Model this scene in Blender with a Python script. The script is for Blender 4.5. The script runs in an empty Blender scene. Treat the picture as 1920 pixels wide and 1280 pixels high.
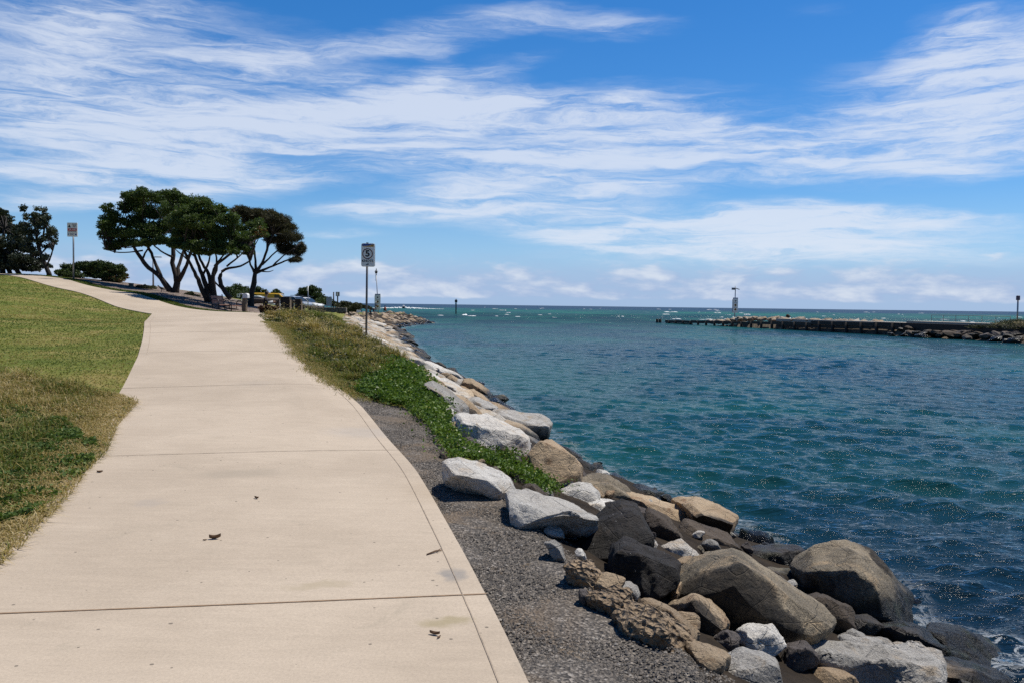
import bpy, bmesh, math, random
import numpy as np
from mathutils import Vector, Matrix, noise as mnoise
random.seed(7); rng = np.random.default_rng(11)
R = math.radians
C = bpy.context.scene.collection

# ------------------------------------------------------------------ camera, sky, sun, exposure
F, YH, ROLL = 1550.0, 572.5, 0.0128          # focal length in photo pixels, horizon row at the middle, horizon tilt
CAM = Vector((0, 0, 1.6)); WATER = -1.6
cam_d = bpy.data.cameras.new("camera"); cam = bpy.data.objects.new("camera", cam_d); C.objects.link(cam)
cam_d.sensor_width = 36; cam_d.lens = F/1920*36; cam_d.clip_start = 0.05; cam_d.clip_end = 90000
pitch = math.atan((640-YH)/F); roll = math.atan(ROLL)
cam_rot = Matrix.Rotation(R(90)-pitch, 3, 'X') @ Matrix.Rotation(roll, 3, 'Z')
cam.matrix_world = Matrix.Translation(CAM) @ cam_rot.to_4x4()
bpy.context.scene.camera = cam
SUN_AZ, SUN_EL = R(56), R(65)                # azimuth measured from straight ahead towards the right
sun_d = bpy.data.lights.new("sun", 'SUN'); sun = bpy.data.objects.new("sun", sun_d); C.objects.link(sun)
sun_d.energy = 5.0; sun_d.angle = R(0.5); sun_d.color = (1.0, 0.94, 0.84)
sdir = Vector((math.sin(SUN_AZ)*math.cos(SUN_EL), math.cos(SUN_AZ)*math.cos(SUN_EL), math.sin(SUN_EL)))
sun.rotation_euler = sdir.to_track_quat('Z', 'Y').to_euler()
vs = bpy.context.scene.view_settings
bpy.context.scene.cycles.use_denoising = False; bpy.context.scene.cycles.sample_clamp_direct = 5; bpy.context.scene.cycles.sample_clamp_indirect = 4
vs.view_transform = 'Standard'; vs.look = 'None'; vs.exposure = 0.0; vs.gamma = 1.0

def ray(px, py):                             # direction through a photo pixel, scaled to one metre of depth (Y)
    d = cam_rot @ Vector(((px-960)/F, (640-py)/F, -1.0))
    return d/d.y
def P(px, py, Y): return CAM + ray(px, py)*Y
def PZ(px, py, z):
    d = ray(px, py); return CAM + d*((z-CAM.z)/d.z)
def azel(px, py):
    d = ray(px, py).normalized(); return math.atan2(d.x, d.y), math.asin(d.z)

# node helpers
class NT:
    def __init__(s, tree): s.t = tree; s.n = tree.nodes; s.l = tree.links
    def add(s, typ, **kw):
        n = s.n.new(typ)
        for k, v in kw.items(): setattr(n, k, v)
        return n
    def set(s, sock, v):
        if v is None: return
        if isinstance(v, bpy.types.NodeSocket): s.l.new(v, sock)
        elif isinstance(v, (tuple, list)) and len(v) == 3 and sock.type == 'RGBA': sock.default_value = (*v, 1)
        else: sock.default_value = v
    def math(s, op, a, b=None, c=None, clamp=False):
        n = s.add('ShaderNodeMath', operation=op, use_clamp=clamp)
        for i, v in enumerate((a, b, c)): s.set(n.inputs[i], v)
        return n.outputs[0]
    def vmath(s, op, a, b=None):
        n = s.add('ShaderNodeVectorMath', operation=op); s.set(n.inputs[0], a)
        if b is not None: s.set(n.inputs[1], b)
        return n.outputs[0]
    def noise(s, vec, scale, detail=4, rough=.55, dist=0.0, col=False):
        n = s.add('ShaderNodeTexNoise'); s.set(n.inputs['Vector'], vec)
        n.inputs['Scale'].default_value = scale; n.inputs['Detail'].default_value = detail
        n.inputs['Roughness'].default_value = rough; n.inputs['Distortion'].default_value = dist
        return n.outputs['Color' if col else 'Fac']
    def vor(s, vec, scale, out='Distance', feature='F1', rnd=1.0):
        n = s.add('ShaderNodeTexVoronoi', feature=feature); s.set(n.inputs['Vector'], vec)
        n.inputs['Scale'].default_value = scale; n.inputs['Randomness'].default_value = rnd
        return n.outputs[out]
    def ramp(s, fac, stops, interp='LINEAR'):
        n = s.add('ShaderNodeValToRGB'); cr = n.color_ramp; cr.interpolation = interp
        while len(cr.elements) < len(stops): cr.elements.new(0.5)
        for e, (p, c) in zip(cr.elements, stops):
            e.position = p; e.color = (*c, 1) if isinstance(c, (tuple, list)) else (c, c, c, 1)
        s.set(n.inputs['Fac'], fac); return n.outputs['Color']
    def step(s, x, a, b):
        n = s.add('ShaderNodeMapRange', interpolation_type='SMOOTHSTEP', clamp=True)
        s.set(n.inputs['Value'], x); s.set(n.inputs['From Min'], a); s.set(n.inputs['From Max'], b)
        return n.outputs[0]
    def mix(s, f, a, b, mode='MIX'):
        n = s.add('ShaderNodeMix', data_type='RGBA', blend_type=mode)
        s.set(n.inputs['Factor'], f); s.set(n.inputs['A'] if False else n.inputs[6], a); s.set(n.inputs[7], b)
        return n.outputs[2]
    def sep(s, v):
        n = s.add('ShaderNodeSeparateXYZ'); s.set(n.inputs[0], v); return n.outputs
    def comb(s, x, y, z):
        n = s.add('ShaderNodeCombineXYZ')
        for i, v in enumerate((x, y, z)): s.set(n.inputs[i], v)
        return n.outputs[0]
    def mapping(s, v, loc=(0,0,0), rot=(0,0,0), scl=(1,1,1), typ='POINT'):
        n = s.add('ShaderNodeMapping', vector_type=typ); s.set(n.inputs[0], v)
        n.inputs['Location'].default_value = loc; n.inputs['Rotation'].default_value = rot; n.inputs['Scale'].default_value = scl
        return n.outputs[0]
    def bump(s, h, strength=.5, dist=.02, normal=None):
        n = s.add('ShaderNodeBump'); n.inputs['Strength'].default_value = strength; n.inputs['Distance'].default_value = dist
        s.set(n.inputs['Height'], h); s.set(n.inputs['Normal'], normal); return n.outputs[0]
    def pos(s): return s.add('ShaderNodeNewGeometry').outputs['Position']
    def attr(s, name): return s.add('ShaderNodeAttribute', attribute_name=name).outputs['Fac']

# world: Nishita sky with high cirrus streaks described in azimuth / elevation
w = bpy.data.worlds.new("World"); bpy.context.scene.world = w; w.use_nodes = True
W = NT(w.node_tree); W.n.clear()
sky = W.add('ShaderNodeTexSky', sky_type='NISHITA'); sky.sun_disc = False
sky.sun_elevation = SUN_EL; sky.sun_rotation = SUN_AZ
sky.air_density = 1.0; sky.dust_density = 0.3; sky.ozone_density = 3.0; sky.altitude = 0
tc = W.add('ShaderNodeTexCoord').outputs['Generated']
tx, ty, tz = W.sep(W.vmath('NORMALIZE', tc))
AZ = W.math('ARCTAN2', tx, ty); EL = W.math('ARCSINE', tz)
ae = W.comb(AZ, EL, 0.0)
wob = W.noise(W.mapping(ae, scl=(2.2, 9, 1)), 1.6, 4, .6, col=True)
wob = W.vmath('MULTIPLY', W.vmath('SUBTRACT', wob, (.5, .5, .5)), (0.12, 0.045, 0))
wob2 = W.noise(W.mapping(ae, scl=(4, 22, 1)), 1.7, 5, .62, col=True)
wob2 = W.vmath('MULTIPLY', W.vmath('SUBTRACT', wob2, (.5, .5, .5)), (0.045, 0.022, 0))
aw = W.vmath('ADD', W.vmath('ADD', ae, wob), wob2)
STREAKS = [  # ends in photo pixels, half width, strength
 (-150,95,330,55,62,.75),(150,60,620,95,52,.62),(-100,10,420,5,40,.5),(250,130,780,90,34,.7),(640,84,1010,36,28,.85),(930,36,1290,42,24,.75),
 (-200,180,420,165,55,.78),(-200,262,620,255,84,1.2),(350,245,1050,222,70,1.2),(250,330,850,235,48,.8),(560,180,1010,190,36,.68),(790,120,860,158,30,.6),(840,132,1010,134,15,.5),
 (880,205,1420,185,28,.95),(960,232,1420,262,34,1.25),(1250,262,1990,256,52,1.45),(1500,268,1950,262,30,.6),(960,295,1480,275,22,.75),(700,325,1250,298,36,.9),(900,352,1500,326,16,.75),
 (650,385,1300,352,34,.92),(560,405,1000,372,20,.7),(860,418,1500,428,34,.98),(1080,402,1640,392,16,.6),(980,468,1650,478,24,.9),(1250,438,1960,452,46,1.15),(1000,440,1400,462,18,.7),(1450,410,1990,398,16,.6),(1300,372,1640,384,10,.5),
 (1480,168,1960,70,34,.5),(1690,105,2010,120,62,.95),(1760,75,1900,60,26,.7),(1560,185,2000,168,32,.5),(1850,120,2200,200,80,.8),
 (-150,322,320,328,17,.75),(40,370,480,340,17,.72),(-80,395,240,390,11,.62),(540,441,740,440,9,.75),(520,392,740,376,12,.55),(150,352,400,352,9,.5),(1600,322,1990,310,9,.45),(230,300,600,322,22,.6),
 (100,455,420,470,13,.3),(1450,15,1620,25,14,.25),(940,130,1060,110,20,.3)]
tot = None
for (x0, y0, x1, y1, hw, amp) in STREAKS:
    a0, e0 = azel(x0, y0); a1, e1 = azel(x1, y1)
    L = math.hypot(a1-a0, e1-e0)/2*1.25; ang = math.atan2(e1-e0, a1-a0)
    v = W.mapping(aw, ((a0+a1)/2, (e0+e1)/2, 0), (0, 0, ang), (L, hw/F*1.6, 1), 'TEXTURE')
    g = W.add('ShaderNodeTexGradient', gradient_type='SPHERICAL'); W.set(g.inputs[0], v)
    t = W.math('MULTIPLY', W.math('POWER', g.outputs['Fac'], 0.85), amp*1.1)
    tot = t if tot is None else W.math('ADD', tot, t)
fib = W.noise(W.mapping(aw, rot=(0, 0, R(-5)), scl=(3.2, 34, 1)), 1.0, 7, .62, .35)
fib2 = W.noise(W.mapping(aw, rot=(0, 0, R(14)), scl=(8, 70, 1)), 1.0, 8, .72, .5)
mod = W.math('ADD', W.math('MULTIPLY', fib, .85), W.math('MULTIPLY', fib2, .75))        # about 0.8
dens = W.math('MULTIPLY', W.math('MINIMUM', tot, 1.25), W.math('ADD', W.math('MULTIPLY', W.step(mod, .53, 1.06), 1.15), .24))
cover = W.math('MULTIPLY', W.step(dens, 0.05, 1.40), 0.80)
# thin veil everywhere plus low cumulus along the horizon
cn = W.noise(W.mapping(ae, scl=(9, 26, 1)), 1.5, 6, .58, .15)
band = W.math('MULTIPLY', W.step(EL, 0.003, 0.012), W.math('SUBTRACT', 1.0, W.step(EL, 0.03, 0.078)))
cum = W.step(W.math('ADD', cn, W.math('MULTIPLY', W.math('SUBTRACT', band, 1.0), .36)), .34, .54)
lit = W.step(W.noise(W.mapping(ae, loc=(0.03, -0.02, 0), scl=(9, 26, 1)), 1.5, 6, .58, .15), .40, .70)
skyc = W.vmath('MULTIPLY', sky.outputs[0], (0.74, 0.89, 1.10))
hsv = W.add('ShaderNodeHueSaturation'); hsv.inputs['Saturation'].default_value = 1.22; W.set(hsv.inputs['Color'], skyc)
low = W.math('SUBTRACT', 1.0, W.step(EL, 0.0, 0.16))
skyc = W.mix(W.math('MULTIPLY', low, .55), hsv.outputs[0], (3.3, 5.4, 8.8))
veil = W.math('SUBTRACT', 1.0, W.step(W.math('ADD', EL, W.math('MULTIPLY', W.math('SUBTRACT', cn, .5), .06)), 0.012, 0.075))
skyc = W.mix(W.math('MULTIPLY', veil, .75), skyc, (3.45, 4.75, 7.0))
c1 = W.mix(cover, skyc, W.mix(low, (7.0, 7.6, 8.7), (7.4, 7.9, 8.8)))
cumc = W.mix(lit, (3.6, 4.7, 6.9), (6.9, 7.4, 8.3))
c2 = W.mix(W.math('MULTIPLY', cum, .82), c1, cumc)
# unseen sky behind the camera and overhead is dimmed to deepen the shadows
back = W.math('MULTIPLY', W.math('ADD', .60, W.math('MULTIPLY', W.step(ty, -.35, .45), .40)), W.math('SUBTRACT', 1.0, W.math('MULTIPLY', W.step(EL, .45, 1.0), .25)))
c2 = W.vmath('MULTIPLY', c2, W.comb(back, back, back))
bg = W.add('ShaderNodeBackground'); W.set(bg.inputs[0], c2); bg.inputs[1].default_value = 0.105
W.l.new(bg.outputs[0], W.add('ShaderNodeOutputWorld').inputs[0])
# ------------------------------------------------------------------ object helpers
def tag(o, label=None, cat=None, group=None, kind=None):
    if label: o['label'] = label
    if cat: o['category'] = cat
    if group: o['group'] = group
    if kind: o['kind'] = kind
    return o
def link(name, me, mat=None, parent=None, loc=None):
    o = bpy.data.objects.new(name, me); C.objects.link(o)
    if mat is not None:
        for m in (mat if isinstance(mat, (list, tuple)) else [mat]): me.materials.append(m)
    if parent is not None: o.parent = parent
    if loc is not None: o.location = loc
    return o
def thing(name, label, cat, loc=(0,0,0), rotz=0, group=None):
    o = bpy.data.objects.new(name, None); C.objects.link(o)
    o.location = loc; o.rotation_euler = (0, 0, rotz); o.empty_display_size = .1
    return tag(o, label, cat, group)
def mesh_np(name, V, Fc, smooth=False, attrs=None):
    """V (n,3); Fc (m,k) one face size"""
    me = bpy.data.meshes.new(name); V = np.asarray(V, np.float32); Fc = np.asarray(Fc, np.int32)
    k = Fc.shape[1]; m = len(Fc)
    me.vertices.add(len(V)); me.vertices.foreach_set('co', V.ravel())
    me.loops.add(m*k); me.loops.foreach_set('vertex_index', Fc.ravel())
    me.polygons.add(m); me.polygons.foreach_set('loop_start', np.arange(0, m*k, k, dtype=np.int32))
    me.polygons.foreach_set('use_smooth', np.full(m, smooth, bool))
    for nme, arr in (attrs or {}).items():
        a = me.attributes.new(nme, 'FLOAT', 'POINT'); a.data.foreach_set('value', np.asarray(arr, np.float32))
    me.update(calc_edges=True); me.validate(); return me
class MB:
    """collects shapes into one mesh"""
    def __init__(s): s.v = []; s.f = []
    def add(s, v, f):
        b = len(s.v); s.v += [tuple(x) for x in v]; s.f += [tuple(i+b for i in q) for q in f]; return s
    def box(s, c, d, rot=None, taper=1.0):
        v = []
        for z in (-1, 1):
            t = taper if z > 0 else 1
            for x, y in ((-1,-1),(1,-1),(1,1),(-1,1)): v.append(Vector((x*d[0]/2*t, y*d[1]/2*t, z*d[2]/2)))
        if rot is not None: v = [rot @ q for q in v]
        c = Vector(c); v = [q+c for q in v]
        return s.add(v, [(3,2,1,0),(4,5,6,7),(0,1,5,4),(1,2,6,5),(2,3,7,6),(3,0,4,7)])
    def tube(s, pts, rad, n=8, cap=True):
        pts = [Vector(p) for p in pts]
        if not isinstance(rad, (list, tuple)): rad = [rad]*len(pts)
        vs_ = []; up = Vector((0.3, 0.2, 1)).normalized()
        for i, p in enumerate(pts):
            d = (pts[min(i+1, len(pts)-1)]-pts[max(i-1, 0)]).normalized()
            a = d.cross(up)
            if a.length < .15: a = d.cross(Vector((1, 0, 0)))
            a.normalize(); b = d.cross(a)
            vs_ += [p + (a*math.cos(2*math.pi*k/n)+b*math.sin(2*math.pi*k/n))*rad[i] for k in range(n)]
        f = []
        for i in range(len(pts)-1):
            for k in range(n): f.append((i*n+k, i*n+(k+1) % n, (i+1)*n+(k+1) % n, (i+1)*n+k))
        if cap: f.append(tuple(range(n))[::-1]); f.append(tuple((len(pts)-1)*n+k for k in range(n)))
        return s.add(vs_, f)
    def ell(s, c, r, nu=10, nv=7):
        v = []; c = Vector(c)
        for j in range(1, nv):
            t = math.pi*j/nv
            for i in range(nu):
                a = 2*math.pi*i/nu; v.append(c+Vector((r[0]*math.sin(t)*math.cos(a), r[1]*math.sin(t)*math.sin(a), r[2]*math.cos(t))))
        f = [(j*nu+i, (j+1)*nu+i, (j+1)*nu+(i+1) % nu, j*nu+(i+1) % nu) for j in range(nv-2) for i in range(nu)]
        n = len(v); v += [c+Vector((0,0,r[2])), c-Vector((0,0,r[2]))]
        f += [(n, i, (i+1) % nu) for i in range(nu)] + [(n+1, (nv-2)*nu+(i+1) % nu, (nv-2)*nu+i) for i in range(nu)]
        return s.add(v, f)
    def loft(s, secs, cap=True):
        n = len(secs[0]); v = [q for sec in secs for q in sec]
        f = [(i*n+k, i*n+(k+1) % n, (i+1)*n+(k+1) % n, (i+1)*n+k) for i in range(len(secs)-1) for k in range(n)]
        if cap: f += [tuple(range(n))[::-1], tuple((len(secs)-1)*n+k for k in range(n))]
        return s.add(v, f)
    def prism(s, poly, y0, y1):      # polygon in local x,z extruded along y
        n = len(poly)
        v = [(x, y0, z) for x, z in poly]+[(x, y1, z) for x, z in poly]
        return s.add(v, [tuple(range(n)), tuple(range(2*n-1, n-1, -1))]+[(i, i+n, (i+1) % n+n, (i+1) % n) for i in range(n)])
    def disc_ring(s, c, r0, r1, y0, y1, n=40, sx=1.0):
        v = []; 
        for y in (y0, y1):
            for r in (r0, r1): v += [(c[0]+r*sx*math.cos(2*math.pi*k/n), y, c[1]+r*math.sin(2*math.pi*k/n)) for k in range(n)]
        f = []
        for k in range(n):
            j = (k+1) % n
            f += [(k, j, n+j, n+k), (2*n+k, 3*n+k, 3*n+j, 2*n+j), (n+k, n+j, 3*n+j, 3*n+k), (k, 2*n+k, 2*n+j, j)]
        return s.add(v, f)
    def mesh(s, name, smooth=False, bevel=0):
        me = bpy.data.meshes.new(name); me.from_pydata(s.v, [], s.f); 
        bm = bmesh.new(); bm.from_mesh(me); bmesh.ops.recalc_face_normals(bm, faces=bm.faces)
        if bevel: bmesh.ops.bevel(bm, geom=[e for e in bm.edges if e.is_manifold and e.calc_face_angle(0) > .6], offset=bevel, segments=2, affect='EDGES', profile=.6)
        for f in bm.faces: f.smooth = smooth
        bm.to_mesh(me); bm.free(); return me
    def build(s, name, mat, parent=None, smooth=False, bevel=0, loc=None):
        return link(name, s.mesh(name, smooth, bevel), mat, parent, loc)
def text_part(txt, size, mat, parent, loc, name='lettering', sx=1.0, bold=0.0):
    cu = bpy.data.curves.new(name, 'FONT'); cu.body = txt; cu.size = size; cu.align_x = 'CENTER'; cu.align_y = 'CENTER'; cu.extrude = 0.002; cu.offset = bold
    to = bpy.data.objects.new(name, cu); C.objects.link(to)
    me = bpy.data.meshes.new_from_object(to.evaluated_get(bpy.context.evaluated_depsgraph_get()))
    bpy.data.objects.remove(to); bpy.data.curves.remove(cu)
    o = link(name, me, mat, parent, loc); o.rotation_euler = (R(90), 0, 0); o.scale = (sx, 1, 1); return o

# ------------------------------------------------------------------ materials
def mat(name):
    m = bpy.data.materials.new(name); m.use_nodes = True; t = NT(m.node_tree)
    return m, t, t.n['Principled BSDF']
def simple(name, col, rough=.6, metal=0.0, var=.12, scale=6.0, bump=0.0, spec=.5):
    m, t, b = mat(name); p = t.pos()
    n = t.noise(p, scale, 5, .6)
    c = t.mix(1.0, col, t.ramp(n, [(.25, 1-var), (.75, 1+var)]), 'MULTIPLY')
    t.set(b.inputs['Base Color'], c); b.inputs['Roughness'].default_value = rough; b.inputs['Metallic'].default_value = metal
    b.inputs['Specular IOR Level'].default_value = spec
    if bump: t.set(b.inputs['Normal'], t.bump(t.noise(p, scale*6, 4, .6), bump, .01))
    return m
def rock_mat(name, ca, cb, cstain, speck=.5, fine=1.0, tide=True, rough=.85, white=0.0, crust=0.0, painted_shades=()):
    if not painted_shades: ROCK_ARGS[name] = (name, ca, cb, cstain, speck, fine, tide, rough, white, crust)
    m, t, b = mat(name); p = t.pos()
    rnd = t.add('ShaderNodeObjectInfo').outputs['Random']
    q = t.vmath('ADD', p, t.comb(t.math('MULTIPLY', rnd, 37.0), t.math('MULTIPLY', rnd, 11.0), 0.0))
    big = t.noise(q, 1.3, 4, .6, .6)
    c = t.mix(t.step(big, .36, .64), ca, cb)
    st = t.noise(t.mapping(q, scl=(1, 1, 1.7)), 2.3, 6, .66, 1.2)
    c = t.mix(t.math('MULTIPLY', t.step(st, .52, .68), .75), c, cstain)
    c = t.mix(t.math('MULTIPLY', t.step(t.noise(q, 6, 5, .7, .8), .55, .72), .35), c, (.10, .095, .085))
    sp = t.noise(q, 95*fine, 3, .7); c = t.mix(1.0, c, t.ramp(sp, [(.30, 1-speck), (.5, 1.0), (.70, 1+speck*.6)]), 'MULTIPLY')
    sp2 = t.vor(q, 42*fine); c = t.mix(1.0, c, t.ramp(sp2, [(.05, 1-.5*speck), (.4, 1.0)]), 'MULTIPLY')
    v = t.math('ADD', .82, t.math('MULTIPLY', rnd, .36)); vv = t.comb(v, v, v); c = t.mix(1.0, c, vv, 'MULTIPLY')
    for (sc, sr) in painted_shades:      # shade painted as dark noisy patches, mostly on the boulders' camera-facing fronts
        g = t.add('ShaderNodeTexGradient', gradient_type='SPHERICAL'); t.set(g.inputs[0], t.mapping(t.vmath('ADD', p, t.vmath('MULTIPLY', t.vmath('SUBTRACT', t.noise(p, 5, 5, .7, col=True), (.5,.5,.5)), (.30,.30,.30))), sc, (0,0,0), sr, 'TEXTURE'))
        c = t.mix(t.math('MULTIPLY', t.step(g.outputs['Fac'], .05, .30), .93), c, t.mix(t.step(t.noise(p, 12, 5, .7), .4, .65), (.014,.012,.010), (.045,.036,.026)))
    if white: c = t.mix(t.step(t.noise(q, 30, 4, .8), .685, .70), c, (.55, .55, .53))
    if tide:
        z = t.math('ADD', t.sep(p)[2], t.math('MULTIPLY', t.math('SUBTRACT', t.noise(p, 1.1, 4, .6), .5), .9))
        wet = t.math('SUBTRACT', 1.0, t.step(z, -1.28, -1.0))
        c = t.mix(wet, c, t.mix(t.step(t.noise(p, 4, 3), .5, .7), (.014, .013, .011), (.03, .034, .012)))
        t.set(b.inputs['Roughness'], t.math('SUBTRACT', rough, t.math('MULTIPLY', wet, .45)))
    else: b.inputs['Roughness'].default_value = rough
    t.set(b.inputs['Base Color'], c); b.inputs['Specular IOR Level'].default_value = .35
    h = t.math('ADD', t.math('MULTIPLY', t.noise(q, 7, 9, .68, .6), 1.25), t.math('MULTIPLY', t.noise(q, 55, 4, .7), .35))
    if crust: h = t.math('ADD', h, t.math('MULTIPLY', t.vor(q, 28, 'Distance'), crust))
    ck = t.vor(t.mapping(q, scl=(1, 1, 2.6)), 2.4, 'Distance', 'DISTANCE_TO_EDGE')
    h = t.math('ADD', h, t.math('MULTIPLY', t.step(ck, 0.0, .02), .25))
    t.set(b.inputs['Normal'], t.bump(h, .95, .055)); return m
def leaf_mat(name, stops, trans=.25, rough=.55):
    m, t, b = mat(name); c = t.ramp(t.attr('tint'), stops)
    t.set(b.inputs['Base Color'], c); b.inputs['Roughness'].default_value = rough; b.inputs['Specular IOR Level'].default_value = .25
    tr = t.add('ShaderNodeBsdfTranslucent'); t.set(tr.inputs[0], t.mix(1.0, c, (1.1, 1.15, .6), 'MULTIPLY'))
    mx = t.add('ShaderNodeMixShader'); mx.inputs[0].default_value = trans
    t.l.new(b.outputs[0], mx.inputs[1]); t.l.new(tr.outputs[0], mx.inputs[2])
    t.l.new(mx.outputs[0], t.n['Material Output'].inputs[0]); return m
M = {}; ROCK_ARGS = {}
M['grey'] = rock_mat('granite_grey', (.40,.385,.36), (.30,.285,.26), (.32,.25,.17), .5)
M['pale'] = rock_mat('granite_pale', (.62,.60,.56), (.52,.49,.445), (.48,.38,.27), .45)
M['tan'] = rock_mat('granite_tan', (.43,.33,.22), (.33,.24,.15), (.22,.125,.065), .4)
M['brown'] = rock_mat('stone_brown', (.070,.054,.042), (.105,.08,.058), (.04,.031,.024), .5)
M['olive'] = rock_mat('stone_olive', (.29,.24,.17), (.13,.11,.08), (.36,.27,.17), .8)
M['violet'] = rock_mat('stone_violet', (.125,.107,.10), (.085,.073,.068), (.06,.046,.038), .6)
M['black'] = rock_mat('basalt_black', (.016,.014,.012), (.026,.021,.018), (.034,.024,.016), .5, .7, white=1, rough=.8)
M['wet'] = rock_mat('stone_wet', (.022,.02,.017), (.035,.031,.024), (.018,.017,.013), .5, rough=.55)
M['crust'] = rock_mat('rubble_crust', (.38,.285,.19), (.30,.22,.145), (.28,.19,.11), .5, .5, crust=2.2, tide=False)
M['slab'] = rock_mat('slab_mixed', (.50,.47,.42), (.46,.36,.245), (.34,.23,.14), .4)
M['nose'] = rock_mat('nose_tan', (.36,.27,.19), (.42,.35,.27), (.17,.115,.075), .4)
M['bark'] = simple('bark', (.034,.024,.019), .9, var=.5, scale=5, bump=.6)
M['bark2'] = simple('bark_dark', (.032,.027,.024), .9, var=.4, scale=5, bump=.6)
M['steel'] = simple('galvanised', (.36,.37,.39), .45, .6, .08)
M['pole'] = simple('pole_grey', (.16,.16,.17), .5, .3, .1)
M['black_paint'] = simple('black_paint', (.012,.012,.014), .4)
M['white_paint'] = simple('white_paint', (.80,.80,.78), .45, var=.05)
M['sign_white'] = simple('sign_face', (.88,.88,.86), .4, var=.04)
M['ink'] = simple('sign_ink', (.01,.01,.012), .5)
M['red_ink'] = simple('sign_red', (.50,.03,.025), .5)
M['ring'] = simple('sign_ring', (.10,.012,.02), .5)
M['blue_ink'] = simple('sign_blue', (.03,.08,.32), .5)
M['gold_ink'] = simple('sign_gold', (.45,.25,.04), .5)
M['timber'] = simple('timber', (.19,.135,.085), .85, var=.3, scale=9, bump=.3)
M['timber_red'] = simple('timber_red', (.44,.23,.15), .7, var=.2, scale=9)
M['timber_dark'] = simple('timber_dark', (.035,.027,.022), .85, var=.45, scale=4, bump=.5)
M['rail_timber'] = simple('rail_timber', (.085,.068,.055), .85, var=.3, scale=7, bump=.3)
M['concrete'] = simple('jetty_concrete', (.42,.37,.30), .85, var=.12, scale=3, bump=.2)
M['stone_wall'] = simple('wall_stone', (.17,.15,.125), .9, var=.4, scale=5, bump=.5)
M['yellow'] = simple('yellow_paint', (.62,.36,.03), .3, var=.04)
M['car_white'] = simple('car_white', (.78,.79,.80), .25, var=.02)
M['car_silver'] = simple('car_silver', (.42,.46,.52), .25, .3, .02)
M['glass'] = simple('car_glass', (.03,.045,.06), .08, var=.05)
M['tyre'] = simple('tyre', (.015,.015,.016), .8)
M['rim'] = simple('rim', (.4,.4,.42), .35, .7)
M['tail'] = simple('tail_light', (.45,.015,.01), .3)
M['skin'] = simple('skin', (.42,.25,.17), .55, var=.05)
M['cloth_black'] = simple('cloth_black', (.012,.012,.016), .85)
M['cloth_navy'] = simple('cloth_navy', (.02,.026,.05), .85)
M['cloth_white'] = simple('cloth_white', (.75,.75,.75), .85)
M['cloth_tan'] = simple('cloth_tan', (.30,.19,.13), .85)
M['cloth_red'] = simple('cloth_red', (.30,.07,.05), .85)
M['hair'] = simple('hair', (.02,.015,.012), .6)
M['foam'] = simple('foam', (.80,.83,.84), .7, var=.1)
M['dry_leaf'] = simple('dry_leaf', (.13,.075,.04), .8, var=.3, scale=60)
M['feather'] = simple('feather', (.02,.02,.022), .6)
M['moonah'] = leaf_mat('moonah_leaf', [(0,(.026,.044,.015)),(.5,(.066,.108,.028)),(.82,(.13,.18,.048)),(.93,(.12,.085,.03)),(1,(.20,.08,.03))], .3)
M['casuarina'] = leaf_mat('casuarina_needle', [(0,(.030,.032,.018)),(.6,(.066,.066,.036)),(1,(.15,.10,.055))], .25, .7)
M['banksia'] = leaf_mat('banksia_leaf', [(0,(.024,.034,.024)),(.6,(.056,.072,.044)),(1,(.15,.16,.11))], .15, .5)
M['shrub'] = leaf_mat('shrub_leaf', [(0,(.024,.040,.014)),(.6,(.060,.095,.028)),(.9,(.10,.11,.04)),(1,(.20,.075,.035))], .2)
M['scrub'] = leaf_mat('scrub_leaf', [(0,(.045,.050,.025)),(.6,(.085,.090,.045)),(1,(.16,.15,.09))], .2)
M['redbush'] = leaf_mat('dry_bush_leaf', [(0,(.06,.03,.02)),(.6,(.13,.06,.035)),(1,(.2,.13,.07))], .2)
M['creeper'] = leaf_mat('creeper_leaf', [(0,(.045,.085,.014)),(.5,(.105,.175,.028)),(.85,(.18,.27,.05)),(1,(.34,.32,.10))], .3, .45)
M['grass'] = leaf_mat('grass_blade', [(0,(.045,.080,.012)),(.38,(.115,.150,.028)),(.58,(.21,.185,.055)),(.82,(.36,.26,.10)),(1,(.52,.43,.24))], .3, .7)
M['clover'] = leaf_mat('clover_leaf', [(0,(.040,.075,.015)),(.6,(.105,.165,.038)),(1,(.22,.26,.08))], .3)
# ------------------------------------------------------------------ terrain
def smooth(x, a, b):
    t = np.clip((np.asarray(x, float)-a)/(b-a), 0, 1); return t*t*(3-2*t)
ctrl = []
def cp(px, py, Y): p = P(px, py, Y); ctrl.append((p.x, p.y, p.z))
for x in (-9, -5, -2.5, 0, 2.5, 5):
    for y in (-6, -1, 3.5, 7): ctrl.append((x, y, max(0, -x-3)*.012))
for a in [(222,731,12.8),(640,731,12.8),(430,731,12.8),(262,663,17.1),(420,663,17.1),(575,670,17.2),(270,626,21.4),(530,628,21.4),(400,626,21.4),(300,604,26.5),(500,606,26.5),
          (285,590,31),(495,588,33),(420,586,34),(340,577,36.5),(225,548,42),(100,521,48),(0,514,52),(130,545,40),(60,527,45),(0,515,49.5),(-200,503,57),(-200,512,54),
          (0,700,14),(0,600,25),(0,560,33),(150,640,20),(200,575,34.5),(100,600,27),(-250,720,13),(-300,600,25),(-300,560,32),
          (138,524,47),(240,540,47),(325,549,43),(395,571,40),(475,578,45),(415,584,40),(93,518,50),(0,513,55),(440,585,38),(545,584,46),(600,590,50),(510,579.5,100),(575,580,95),(560,578,110),(545,579,62),(590,580,70),(460,583.5,41)]: cp(*a)
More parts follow.
